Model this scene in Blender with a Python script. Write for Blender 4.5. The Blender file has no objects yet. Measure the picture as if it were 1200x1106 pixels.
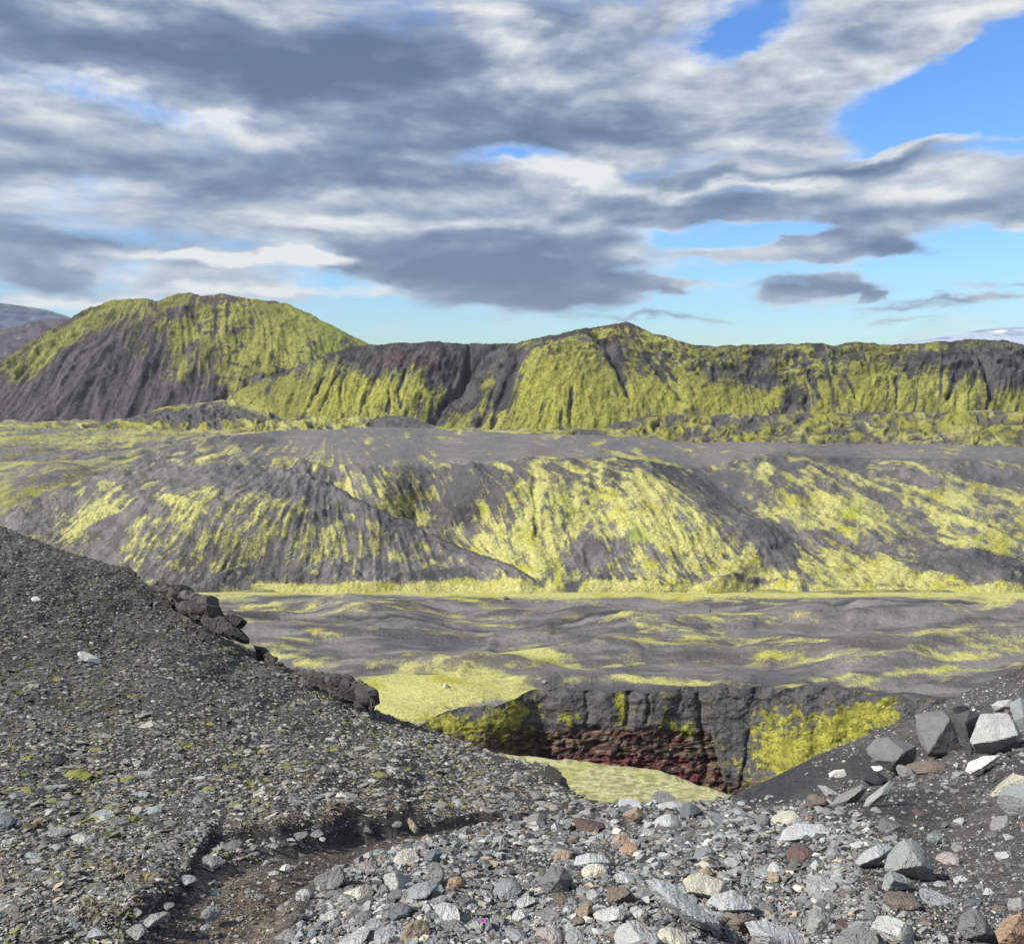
import bpy, math, numpy as np
from mathutils import Vector, Matrix
RNG = np.random.default_rng(7)
S = bpy.context.scene
C = S.collection

# ------------------------------------------------------------------ camera model
F = 1039.0
PITCH = math.radians(6.75)
CP, SP = math.cos(PITCH), math.sin(PITCH)
def dirs(px, py):
    u = (np.asarray(px, float) - 600) / F; v = (553 - np.asarray(py, float)) / F
    return u, CP + v * SP, -SP + v * CP
def at(px, py, D):
    u, Y, Z = dirs(px, py)
    s = D / Y
    return np.stack([u * s, Y * s, Z * s], -1)
def dz(py, z):            # distance at which the line of sight meets height z
    u, Y, Z = dirs(0, py)
    return z * Y / np.minimum(Z, -0.004)

# ------------------------------------------------------------------ noise
_L = [np.random.default_rng(100 + k).random((256, 256)).astype(np.float32) for k in range(12)]
def vn(x, y, k=0):
    L = _L[k % 12]
    xi = np.floor(x).astype(int); yi = np.floor(y).astype(int)
    fx = x - xi; fy = y - yi
    fx = fx * fx * (3 - 2 * fx); fy = fy * fy * (3 - 2 * fy)
    a = L[yi & 255, xi & 255]; b = L[yi & 255, (xi + 1) & 255]
    c = L[(yi + 1) & 255, xi & 255]; d = L[(yi + 1) & 255, (xi + 1) & 255]
    return (a + (b - a) * fx) * (1 - fy) + (c + (d - c) * fx) * fy
def fbm(x, y, o=5, k=0, g=0.5):
    s = 0; a = 1; t = 0
    for i in range(o):
        s = s + a * vn(x * 2 ** i + 17.3 * i + k * 5.1, y * 2 ** i + 9.7 * i, k + i); t += a; a *= g
    return s / t
def ridged(x, y, o=5, k=0, g=0.5):
    s = 0; a = 1; t = 0
    for i in range(o):
        n = vn(x * 2 ** i + 17.3 * i, y * 2 ** i + 9.7 * i, k + i)
        s = s + a * (1 - np.abs(2 * n - 1)); t += a; a *= g
    return s / t
def ss(a, b, x):
    t = np.clip((x - a) / (b - a), 0, 1); return t * t * (3 - 2 * t)
def blobs(px, py, L):
    o = np.zeros(np.shape(px))
    for cx, cy, rx, ry, rot, v in L:
        c, s = math.cos(math.radians(rot)), math.sin(math.radians(rot))
        dx = px - cx; dy = py - cy
        o += v * np.exp(-(((dx * c + dy * s) / rx) ** 2 + ((-dx * s + dy * c) / ry) ** 2))
    return o
WOB = 6.
def plmask(px, py, pts, w):
    """1 on the line, 0 beyond w (w may be a pair: start and end width)."""
    o = np.zeros(np.shape(px))
    px = px + (fbm(px / 11, py / 11, 3, 4) - .5) * WOB; py = py + (fbm(px / 13 + 9, py / 9, 3, 5) - .5) * WOB * .6
    w0, w1 = w if isinstance(w, tuple) else (w, w)
    n = len(pts) - 1
    for i in range(n):
        (ax, ay), (bx, by) = pts[i], pts[i + 1]
        vx, vy = bx - ax, by - ay
        t = np.clip(((px - ax) * vx + (py - ay) * vy) / (vx * vx + vy * vy), 0, 1)
        d = np.hypot(px - ax - t * vx, py - ay - t * vy)
        ww = w0 + (w1 - w0) * (i + t) / n
        o = np.maximum(o, np.exp(-(d / ww) ** 2))
    return o
def curve(pts):
    xs = [p[0] for p in pts]; ys = [p[1] for p in pts]
    def f(x):
        # smoothed linear interpolation
        return sum(np.interp(x + k, xs, ys) * w for k, w in ((-4, .25), (0, .5), (4, .25)))
    return f
def tps(P, V, lam=1e-3):
    P = np.array(P, float) / 300; V = np.array(V, float); n = len(P)
    def U(r2): return np.where(r2 > 0, r2 * np.log(np.maximum(r2, 1e-12)), 0)
    K = U(((P[:, None] - P[None]) ** 2).sum(-1)) + lam * np.eye(n)
    A = np.zeros((n + 3, n + 3)); A[:n, :n] = K; A[:n, n] = 1; A[:n, n + 1:] = P; A[n, :n] = 1; A[n + 1:, :n] = P.T
    w = np.linalg.solve(A, np.concatenate([V, np.zeros(3)]))
    def f(x, y):
        x = np.asarray(x, float) / 300; y = np.asarray(y, float) / 300
        o = w[n] + w[n + 1] * x + w[n + 2] * y
        for i in range(n):
            o = o + w[i] * U((x - P[i, 0]) ** 2 + (y - P[i, 1]) ** 2)
        return o
    return f

class Lic:
    """streak noise that follows a flow field given by (x, y, degrees) samples; 0 = right, 90 = down"""
    def __init__(s, x0, x1, y0, y1, flow, length=26, seed=0, reach=90, grain=1.6):
        s.x0, s.y0 = x0, y0
        X, Y = np.meshgrid(np.arange(x0, x1), np.arange(y0, y1))
        vx = np.zeros(X.shape); vy = np.zeros(X.shape); W = np.zeros(X.shape) + 1e-9
        for fx, fy, a in flow:
            w = np.exp(-((X - fx) ** 2 + (Y - fy) ** 2) / reach ** 2) + 1e-6 / (1 + (X - fx) ** 2 + (Y - fy) ** 2)
            vx += w * math.cos(math.radians(a)); vy += w * math.sin(math.radians(a)); W += w
        wob = (fbm(X / 40, Y / 40, 3, seed + 3) - .5) * 1.1
        a = np.arctan2(vy, vx) + wob
        vx, vy = np.cos(a), np.sin(a)
        s.ang = a
        base = vn(X / grain, Y / grain, seed) * .6 + vn(X / (grain * 2.6), Y / (grain * 2.6), seed + 1) * .9
        h, w_ = X.shape
        acc = base.copy(); n = 1
        for sg in (1, -1):
            cx = X.astype(float) - x0; cy = Y.astype(float) - y0
            for k in range(length):
                ix = np.clip(cx, 0, w_ - 1.01).astype(int); iy = np.clip(cy, 0, h - 1.01).astype(int)
                cx = cx + sg * vx[iy, ix]; cy = cy + sg * vy[iy, ix]
                jx = np.clip(cx, 0, w_ - 1.01); jy = np.clip(cy, 0, h - 1.01)
                ix = jx.astype(int); iy = jy.astype(int); gx = jx - ix; gy = jy - iy
                ix2 = np.minimum(ix + 1, w_ - 1); iy2 = np.minimum(iy + 1, h - 1)
                acc += (base[iy, ix] * (1 - gx) + base[iy, ix2] * gx) * (1 - gy) + (base[iy2, ix] * (1 - gx) + base[iy2, ix2] * gx) * gy
                n += 1
        acc /= n
        acc = (acc - acc.mean()) / acc.std()
        s.m = acc; s.h, s.w = h, w_
    def __call__(s, px, py):
        x = np.clip(px - s.x0, 0, s.w - 1.01); y = np.clip(py - s.y0, 0, s.h - 1.01)
        ix = x.astype(int); iy = y.astype(int); gx = x - ix; gy = y - iy
        m = s.m
        return (m[iy, ix] * (1 - gx) + m[iy, ix + 1] * gx) * (1 - gy) + (m[iy + 1, ix] * (1 - gx) + m[iy + 1, ix + 1] * gx) * gy

# ------------------------------------------------------------------ mesh helpers
def mesh_obj(name, V, Fc, mat, attrs=None, smooth=True, parent=None, nper=None):
    """V (n,3); Fc (m,k) constant k"""
    V = np.asarray(V, np.float32); Fc = np.asarray(Fc, np.int32)
    me = bpy.data.meshes.new(name)
    k = Fc.shape[1]
    me.vertices.add(len(V)); me.vertices.foreach_set('co', V.ravel())
    me.loops.add(Fc.size); me.loops.foreach_set('vertex_index', Fc.ravel())
    me.polygons.add(len(Fc)); me.polygons.foreach_set('loop_start', np.arange(0, Fc.size, k, dtype=np.int32))
    me.polygons.foreach_set('loop_total', np.full(len(Fc), k, np.int32))
    me.polygons.foreach_set('use_smooth', np.full(len(Fc), smooth, bool))
    for an, av in (attrs or {}).items():
        av = np.asarray(av, np.float32)
        if av.ndim == 1:
            a = me.attributes.new(an, 'FLOAT', 'POINT'); a.data.foreach_set('value', av)
        else:
            a = me.attributes.new(an, 'FLOAT_COLOR', 'POINT')
            a.data.foreach_set('color', np.concatenate([av, np.ones((len(av), 1), np.float32)], 1).ravel())
    me.update(calc_edges=True)
    me.materials.append(mat)
    o = bpy.data.objects.new(name, me); C.objects.link(o)
    if parent: o.parent = parent
    return o
def grid_faces(ny, nx):
    i = np.arange(ny * nx).reshape(ny, nx)
    return np.stack([i[:-1, :-1], i[:-1, 1:], i[1:, 1:], i[1:, :-1]], -1).reshape(-1, 4)
def tag(o, label=None, cat=None, group=None, kind=None):
    if label: o['label'] = label
    if cat: o['category'] = cat
    if group: o['group'] = group
    if kind: o['kind'] = kind
    return o
def srgb(*c):
    c = np.array(c, float) / 255
    return np.where(c <= .04045, c / 12.92, ((c + .055) / 1.055) ** 2.4)

# ------------------------------------------------------------------ materials
class NT:
    def __init__(s, tree): s.t = tree; s.n = tree.nodes; s.l = tree.links
    def add(s, typ, ins=None, **kw):
        nd = s.n.new(typ)
        for k, v in kw.items(): setattr(nd, k, v)
        for k, v in (ins or {}).items():
            if hasattr(v, 'is_linked') or hasattr(v, 'links'): s.l.new(v, nd.inputs[k])
            else: nd.inputs[k].default_value = v
        return nd
    def m(s, op, a, b=0.0, c=0.0, clamp=False):
        nd = s.n.new('ShaderNodeMath'); nd.operation = op; nd.use_clamp = clamp
        for i, v in enumerate((a, b, c)):
            if hasattr(v, 'links'): s.l.new(v, nd.inputs[i])
            else: nd.inputs[i].default_value = v
        return nd.outputs[0]
    def ssp(s, x, a, b):
        nd = s.n.new('ShaderNodeMapRange'); nd.interpolation_type = 'SMOOTHSTEP'
        s.l.new(x, nd.inputs[0]); nd.inputs[1].default_value = a; nd.inputs[2].default_value = b
        return nd.outputs[0]
    def mix(s, f, a, b):
        nd = s.n.new('ShaderNodeMix'); nd.data_type = 'RGBA'
        for k, v in ((0, f), (6, a), (7, b)):
            if hasattr(v, 'links'): s.l.new(v, nd.inputs[k])
            else: nd.inputs[k].default_value = v if k == 0 else (*v, 1)
        return nd.outputs[2]
def base_mat(name):
    m = bpy.data.materials.new(name); m.use_nodes = True
    nt = NT(m.node_tree); b = nt.n['Principled BSDF']
    b.inputs['Roughness'].default_value = .9
    b.inputs['Specular IOR Level'].default_value = .2
    return m, nt, b
def terrain_mat(name, sc, bump, edge=.55, var=.35):
    edge *= 1.25
    """sc: noise frequency per metre of the finest visible grain; attributes soil, mosscol, m"""
    m, nt, b = base_mat(name)
    co = nt.add('ShaderNodeTexCoord').outputs['Object']
    a1 = nt.add('ShaderNodeAttribute', attribute_name='soil').outputs['Color']
    a2 = nt.add('ShaderNodeAttribute', attribute_name='mosscol').outputs['Color']
    am = nt.add('ShaderNodeAttribute', attribute_name='m').outputs['Fac']
    n1 = nt.add('ShaderNodeTexNoise', {'Vector': co, 'Scale': sc, 'Detail': 5.0, 'Roughness': .7}).outputs['Fac']
    n2 = nt.add('ShaderNodeTexNoise', {'Vector': co, 'Scale': sc * .27, 'Detail': 5.0, 'Roughness': .65}).outputs['Fac']
    nn = nt.m('ADD', nt.m('MULTIPLY', nt.m('SUBTRACT', n1, .5), edge * 1.6), nt.m('MULTIPLY', nt.m('SUBTRACT', n2, .5), edge))
    mk = nt.ssp(nt.m('ADD', am, nn), .17, .83)
    # tone breakup
    n5 = nt.add('ShaderNodeTexNoise', {'Vector': co, 'Scale': sc * 2.3, 'Detail': 3.0, 'Roughness': .7}).outputs['Fac']
    var *= 1.3
    tone = nt.m('ADD', 1 - var * .62, nt.m('MULTIPLY', nt.m('ADD', nt.m('MULTIPLY', nt.m('SUBTRACT', n5, .5), 1.3), nt.m('ADD', nt.m('MULTIPLY', nt.m('SUBTRACT', n1, .5), 1.9), n2)), var))
    n4 = nt.add('ShaderNodeTexNoise', {'Vector': co, 'Scale': sc * .6, 'Detail': 6.0, 'Roughness': .75, 'Distortion': .4}).outputs['Fac']
    mv = nt.add('ShaderNodeVectorMath', {0: a2}, operation='SCALE'); nt.l.new(nt.m('ADD', .70, nt.m('MULTIPLY', nt.ssp(n4, .36, .60), .36)), mv.inputs['Scale'])
    mv2 = nt.add('ShaderNodeVectorMath', {0: mv.outputs[0], 1: (1.0, 1.0, 1.0)}, operation='MULTIPLY').outputs[0]
    # loose stones and grit lying on the bare ground
    vo = nt.add('ShaderNodeTexVoronoi', {'Vector': co, 'Scale': sc * 1.1}, feature='F1')
    wn = nt.add('ShaderNodeSeparateColor', {0: vo.outputs['Color']}).outputs[0]
    spk = nt.m('MULTIPLY', nt.ssp(vo.outputs['Distance'], .42, .22), nt.ssp(wn, .62, .66))
    stone_c = nt.mix(nt.m('GREATER_THAN', nt.add('ShaderNodeSeparateColor', {0: vo.outputs['Color']}).outputs[1], .55), (.05, .05, .055), (.26, .25, .24))
    a1 = nt.mix(nt.m('MULTIPLY', spk, .42), a1, stone_c)
    col = nt.mix(mk, a1, mv2)
    vm = nt.add('ShaderNodeVectorMath', {0: col}, operation='SCALE'); nt.l.new(tone, vm.inputs['Scale'])
    nt.l.new(vm.outputs[0], b.inputs['Base Color'])
    h = nt.m('ADD', nt.m('ADD', n1, nt.m('MULTIPLY', n2, 2.5)), nt.m('MULTIPLY', mk, .35))
    bp = nt.add('ShaderNodeBump', {'Height': h, 'Strength': 1.0, 'Distance': bump * 1.6})
    nt.l.new(bp.outputs[0], b.inputs['Normal'])
    return m
def rock_mat(name, per_vertex=False, sc=14.0, bump=.012):
    m, nt, b = base_mat(name)
    co = nt.add('ShaderNodeTexCoord').outputs['Object']
    if per_vertex: col = nt.add('ShaderNodeAttribute', attribute_name='col').outputs['Color']
    else: col = nt.add('ShaderNodeAttribute', attribute_type='OBJECT', attribute_name='tint').outputs['Color']
    n1 = nt.add('ShaderNodeTexNoise', {'Vector': co, 'Scale': sc, 'Detail': 6.0, 'Roughness': .65}).outputs['Fac']
    n2 = nt.add('ShaderNodeTexNoise', {'Vector': co, 'Scale': sc * 6, 'Detail': 3.0, 'Roughness': .7}).outputs['Fac']
    n3 = nt.add('ShaderNodeTexNoise', {'Vector': co, 'Scale': sc * .5, 'Detail': 4.0, 'Distortion': 1.2}).outputs['Fac']
    tone = nt.m('ADD', .35, nt.m('ADD', nt.m('MULTIPLY', n1, .8), nt.m('MULTIPLY', n2, .5)))
    dark = nt.ssp(n3, .62, .70)
    tone = nt.m('MULTIPLY', tone, nt.m('SUBTRACT', 1.0, nt.m('MULTIPLY', dark, .35)))
    vm = nt.add('ShaderNodeVectorMath', {0: col}, operation='SCALE'); nt.l.new(tone, vm.inputs['Scale'])
    nt.l.new(vm.outputs[0], b.inputs['Base Color'])
    h = nt.m('ADD', nt.m('MULTIPLY', n1, 2.0), n2)
    bp = nt.add('ShaderNodeBump', {'Height': h, 'Strength': 1.0, 'Distance': bump})
    nt.l.new(bp.outputs[0], b.inputs['Normal'])
    b.inputs['Roughness'].default_value = .85
    return m
def flat_mat(name, col, rough=.8, sc=30., var=.5):
    m, nt, b = base_mat(name)
    co = nt.add('ShaderNodeTexCoord').outputs['Object']
    n = nt.add('ShaderNodeTexNoise', {'Vector': co, 'Scale': sc, 'Detail': 4.0}).outputs['Fac']
    vm = nt.add('ShaderNodeVectorMath', {0: (*col,)}, operation='SCALE')
    nt.l.new(nt.m('ADD', 1 - var * .5, nt.m('MULTIPLY', n, var)), vm.inputs['Scale'])
    nt.l.new(vm.outputs[0], b.inputs['Base Color']); b.inputs['Roughness'].default_value = rough
    return m

# ------------------------------------------------------------------ terrain layer builder
def mixc(a, b, t): return a * (1 - t[..., None]) + b * t[..., None]
def C3(shape, c): return np.broadcast_to(np.array(c, float), (*shape, 3)).copy()
def layer(name, mat, x0, x1, top, bot, D, disp=None, paint=None, dx=1.3, dy=1.3, ndir=(0, -.7, .7), back=(0.25, -.4, 24), kind='structure', rows=None, extra=None):
    xs = np.arange(x0, x1 + dx, dx)
    t = top(xs); b = bot(xs)
    ny = rows or int(max(8, np.max(b - t) / dy))
    v = np.linspace(0, 1, ny)[:, None]
    PX = np.broadcast_to(xs, (ny, len(xs))).copy(); PY = b + (t - b) * v
    DD = D(PX, PY)
    P = at(PX, PY, DD)
    if disp is not None:
        d = disp(PX, PY, P) * (DD / F)
        P = P + d[..., None] * np.array(ndir)
    so, mo, m = paint(PX, PY, P)
    # ground behind the crest, falling away from it
    fr, slope, nb = back
    if nb:
        T = P[-1]; H = T[:, :2] / np.linalg.norm(T[:, :2], axis=1, keepdims=True)
        R = np.linalg.norm(T[:, :2], axis=1)
        k = np.linspace(0, 1, nb + 1)[1:, None]
        run = R * fr * k
        ext = np.concatenate([T[None, :, :2] + H[None] * run[..., None], (T[:, 2] + slope * run * np.minimum(1, .35 + k))[..., None]], -1)
        wob = (fbm(ext[..., 0] / (R.mean() * .03), ext[..., 1] / (R.mean() * .03), 4, 3) - .5) * R.mean() * .01
        ext[..., 2] += wob * np.minimum(1, k * 4)
        P = np.concatenate([P, ext]); so = np.concatenate([so, np.repeat(so[-1:], nb, 0)])
        mo = np.concatenate([mo, np.repeat(mo[-1:], nb, 0)]); m = np.concatenate([m, np.repeat(m[-1:], nb, 0)])
    if extra is not None: P, so, mo, m = extra(P, so, mo, m)
    o = mesh_obj(name, P.reshape(-1, 3), grid_faces(P.shape[0], P.shape[1]), mat,
                 {'soil': so.reshape(-1, 3), 'mosscol': mo.reshape(-1, 3), 'm': m.ravel()})
    o['kind'] = kind
    return o, P

# ---- albedos
MOSS = np.array([.375, .362, .066]); MOSS_PALE = np.array([.45, .43, .16]); OLIVE = np.array([.212, .212, .054])
GREEN = np.array([.15, .21, .04])
SOIL = np.array([.108, .103, .106]); SOIL_L = np.array([.156, .149, .148]); SOIL_D = np.array([.060, .059, .064])
PURP = np.array([.078, .068, .076])

# ================================================================== far things
top = curve([(960, 408), (1040, 404), (1080, 399), (1120, 392), (1150, 386), (1180, 383.5), (1205, 384), (1240, 388), (1300, 398), (1400, 410), (1460, 418)])
def p_(px, py, P):
    n = fbm(px / 30, py / 4, 4, 2)
    so = mixc(np.array([.36, .41, .50]), np.array([.22, .27, .37]), ss(.45, .62, n))  # pale snow, with the blue of distance haze put into its colour
    m = blobs(px, py, [(1172, 388.5, 9, 2.0, -8, 1.3), (1190, 384, 40, 1.5, 0, .3), (1150, 391, 20, 1.5, -10, .3)])
    return so, C3(px.shape, [.8, .8, .82]), m * .7
layer('glacier_hill', terrain_mat('icecap_mat', .004, 8, .1, .25), 960, 1460, top, lambda x: x * 0 + 425, lambda x, y: 14000 + (425 - y) * 60, None, p_, dx=3, dy=1.0, back=(.1, -.1, 8))
top = curve([(-260, 345), (-100, 346), (0, 355), (30, 359), (55, 363), (75, 369), (110, 384), (150, 402)])
def p_(px, py, P):
    n = fbm(px / 14, py / 3, 4, 2)
    so = mixc(np.array([.08, .10, .15]), np.array([.045, .06, .10]), ss(.4, .6, n))  # blue of the hazy air painted into the hill's albedo
    m = ss(6, 0, py - top(px)) * .45 + blobs(px, py, [(22, 362, 5, 1.0, -20, .2)])
    return so, C3(px.shape, [.17, .21, .14]), m
layer('distant_hill', terrain_mat('far_hill_mat', .02, 3, .3, .4), -260, 150, top, lambda x: x * 0 + 430, lambda x, y: 4800 + (430 - y) * 12, None, p_, dx=1.5, dy=1.2, back=(.1, -.2, 8))
top = curve([(-260, 372), (-100, 380), (0, 388), (25, 382), (45, 377), (70, 374), (100, 374), (140, 390), (170, 420)])
def p_(px, py, P):
    n = fbm(px / 14, py / 5, 4, 2)
    so = mixc(np.array([.085, .075, .095]), np.array([.055, .05, .07]), ss(.4, .6, n))
    return so, C3(px.shape, [.12, .14, .07]), blobs(px, py, [(8, 389, 20, 3, -25, .5)])
layer('distant_hill', terrain_mat('shoulder_mat', .04, 2, .3, .4), -260, 170, top, lambda x: x * 0 + 480, lambda x, y: 2600 + (480 - y) * 5,
      lambda px, py, P: (ridged(px / 24 - py / 60, py / 60, 4, 3) - .5) * 5, p_, dx=1.5, dy=1.5, back=(.1, -.2, 8))

# ================================================================== left mountain
top_mtn = curve([(-260, 520), (-100, 466), (0, 424), (40, 397), (75, 378), (100, 363), (130, 353), (150, 349), (165, 350), (178, 353), (190, 351), (204, 344.5), (225, 344), (240, 347), (255, 345.5), (270, 345), (300, 351), (335, 355), (350, 361), (385, 380), (410, 393), (432, 403), (470, 424), (520, 446), (600, 470)])
_tm = top_mtn
top_mtn = lambda x: _tm(x) + (fbm(x / 9., x * 0 + 2, 4, 3, .6) - .5) * 5.5
lic_m = Lic(-260, 600, 335, 520, [(30, 450, 128), (80, 400, 130), (150, 440, 112), (200, 460, 108), (250, 400, 95), (300, 440, 96), (340, 390, 62), (390, 400, 45), (330, 460, 115), (0, 480, 130), (130, 370, 125)], 22, 1, 60)
MFL = [(30, 450, 128), (150, 440, 112), (250, 400, 95), (340, 390, 62), (390, 400, 45), (330, 460, 115)]
lic_mf = Lic(-260, 600, 335, 520, MFL, 9, 3, 60, 1.0)
lic_ml = Lic(-260, 600, 335, 520, MFL, 34, 2, 60, 1.3)
def d_(px, py, P):
    h = lic_m(px, py) * .8 * ss(0, 40, py - top_mtn(px))
    h += (ridged(px / 46 + py / 90, py / 120, 3, 5) - .55) * 20 * ss(3, 60, py - top_mtn(px))
    h += (fbm(px / 12, py / 11, 5, 7, .55) - .5) * 6 * ss(0, 10, py - top_mtn(px))
    # caprock steps
    e = py - top_mtn(px)
    h += 2.5 * np.sin(e / 3.2 + 6 * fbm(px / 30, py / 30, 3, 4)) * ss(.45, .6, fbm(px / 26, py / 12, 3, 9)) * ss(60, 20, e) * ss(0, 5, e)
    h -= plmask(px, py, [(310, 440), (335, 436), (360, 437), (380, 430)], 2.5) * 5
    return h
def p_(px, py, P):
    n = fbm(px / 22, py / 22, 5, 3); l = lic_m(px, py)
    m = .66 + (n - .5) * 1.1 + l * .10 + lic_mf(px, py) * .15 + blobs(px, py, [(300, 390, 120, 45, 12, .3)]) - .55 * ss(.9, 2.0, -lic_ml(px, py))
    m += blobs(px, py, [(90, 470, 110, 55, -20, -.95), (170, 480, 90, 42, 0, -.75), (130, 420, 38, 28, -40, -.62), (20, 440, 30, 14, -35, .35), (70, 395, 40, 9, -35, .35), (150, 360, 25, 9, 0, .4),
                        (210, 440, 30, 30, 0, .3), (270, 410, 60, 45, 0, .35), (350, 390, 40, 20, 30, .4), (-60, 500, 90, 40, -30, -.8), (240, 470, 30, 14, 0, -.25), (0, 480, 60, 26, -10, -.5),
                        (210, 365, 20, 8, 0, -.35), (245, 352, 12, 6, 0, -.5), (262, 385, 30, 4, 10, -.3), (225, 406, 14, 9, 0, -.5), (60, 420, 50, 8, -38, .45), (325, 352, 30, 3, 15, -.6), (90, 372, 30, 3, -30, -.5)])
    m -= plmask(px, py, [(310, 440), (335, 436), (360, 437), (380, 430)], 3) * .9
    m -= .7 * ss(.58, .68, fbm(px / 9, py / 3.4, 4, 2)) * ss(150, 260, px)
    so = mixc(PURP * 1.05, PURP * .72, ss(.35, .65, fbm(px / 9, py / 14, 4, 6))); so = mixc(so, PURP * .45, .7 * ss(.6, 1.8, -lic_ml(px, py))); so = mixc(so, PURP * 1.5, .5 * ss(.8, 1.9, lic_ml(px, py)))  # gully shade and lighter ribs streaked into the soil colour
    so = mixc(so, np.array([.075, .066, .062]), ss(30, 0, py - top_mtn(px)))
    mo = mixc(OLIVE * 1.15, OLIVE * .8, ss(.35, .7, fbm(px / 30, py / 30, 4, 8)))
    mo = mixc(mo, GREEN * .8, ss(330, 400, px) * .7)
    return so, mo, m
layer('mountain', terrain_mat('mountain_mat', .30, 1.2, .45, .7), -260, 560, top_mtn, lambda x: x * 0 + 512,
      lambda x, y: 1640 + (512 - y) * 2.4, d_, p_, back=(.12, -.45, 16), dx=1.2, dy=1.2)

# ================================================================== long ridge
top_rdg = curve([(200, 505), (235, 488), (262, 468), (300, 447), (340, 433), (380, 416), (395, 411), (412, 406.5), (440, 403.5), (480, 401.5), (520, 400.5), (560, 402.5), (600, 402), (640, 394.5), (665, 389), (690, 384), (715, 380), (735, 378), (745, 381), (762, 389), (785, 396), (800, 400), (818, 405), (850, 405), (900, 403.5), (940, 402), (962, 402), (980, 405), (992, 401), (1005, 399.5), (1040, 405), (1070, 403.5), (1100, 400.5), (1140, 398), (1180, 399), (1200, 404), (1240, 410), (1460, 440)])
_tr = top_rdg
top_rdg = lambda x: _tr(x) + (fbm(x / 10., x * 0 + 7, 4, 6, .6) - .5) * 5.0
lic_r = Lic(200, 1460, 372, 530, [(330, 470, 112), (390, 440, 112), (450, 460, 104), (480, 420, 90), (540, 425, 118), (545, 470, 128), (600, 430, 122), (600, 470, 108), (660, 460, 98), (700, 400, 85), (700, 470, 92), (740, 430, 64), (780, 470, 62),
                                  (830, 440, 80), (900, 450, 86), (960, 440, 66), (950, 480, 70), (1000, 460, 100), (1060, 450, 96), (1120, 440, 82), (1160, 470, 92)], 20, 4, 55)
RFL = [(330, 470, 112), (450, 460, 104), (545, 470, 128), (600, 470, 108), (660, 460, 98), (740, 430, 64), (780, 470, 62), (830, 440, 80), (960, 440, 66), (1060, 450, 96), (1160, 470, 92)]
lic_rf = Lic(200, 1460, 372, 530, RFL, 9, 8, 60, 1.0)
lic_rl = Lic(200, 1460, 372, 530, RFL, 34, 6, 60, 1.3)
gul = [([(401, 492), (400, 470), (401, 455), (409, 430)], 2), ([(421, 490), (430, 470), (440, 452), (447, 433)], 2.2), ([(376, 484), (386, 462), (398, 440)], 1.6), ([(363, 480), (372, 462), (380, 445)], 1.4),
       ([(455, 486), (458, 465), (462, 445)], 1.8), ([(472, 482), (468, 465), (477, 440)], 2), ([(508, 496), (522, 472), (537, 452), (548, 432), (549, 406)], (4, 3)), ([(548, 432), (565, 415), (580, 408)], 3),
       ([(556, 510), (572, 480), (584, 450), (592, 432)], (3.0, 5)), ([(576, 508), (584, 480), (592, 458)], 3), ([(667, 510), (668, 490), (671, 468)], (4, 2)), ([(657, 508), (658, 490)], 2), ([(735, 470), (728, 450), (712, 420), (700, 395)], (3, 7)),
       ([(600, 420), (620, 417), (640, 408)], 3.5), ([(610, 430), (600, 450), (590, 480)], 5), ([(795, 470), (780, 450), (760, 425)], 3), ([(960, 470), (952, 450), (945, 430)], 3), ([(925, 480), (930, 466), (928, 456)], 5), ([(945, 480), (946, 468)], 4),
       ([(1000, 470), (990, 450), (975, 440)], 3), ([(1160, 470), (1150, 440), (1140, 420)], 4), ([(1110, 470), (1118, 440)], 3), ([(1050, 480), (1048, 450)], 2)]
def d_(px, py, P):
    e = py - top_rdg(px)
    h = lic_r(px, py) * (.35 + .5 * ss(570, 520, px) + .35 * ss(1090, 1120, px)) * ss(2, 25, e)
    h += (fbm(px / 9, py / 9, 5, 7, .55) - .5) * 5 * ss(0, 10, e) + (ridged(px / 22 + py / 50, py / 30, 5, 1, .6) - .6) * 5.5 * ss(0, 14, e)
    h += blobs(px, py, [(640, 450, 60, 60, 0, 26), (720, 450, 50, 70, 0, 10), (470, 460, 60, 50, 0, 10), (550, 430, 26, 60, 25, -22), (820, 450, 40, 50, 0, 8), (1000, 450, 60, 40, 0, 12), (900, 440, 40, 40, 0, -6), (1140, 440, 70, 40, 0, 14), (360, 460, 50, 40, 0, 6)]) * ss(0, 30, e)
    # rocky ledges under the rim of the right half
    s = fbm(px / 40, py / 20, 3, 5)
    h += 3.2 * np.sin(py / 2.6 + 9 * s + px / 60) * ss(.42, .6, fbm(px / 24, py / 10, 4, 2)) * ss(2, 8, e) * ss(70, 30, e) * ss(600, 700, px)
    for g, w in gul: h -= plmask(px, py, g, w) * (np.mean(w) * 1.2)
    return h
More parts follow.
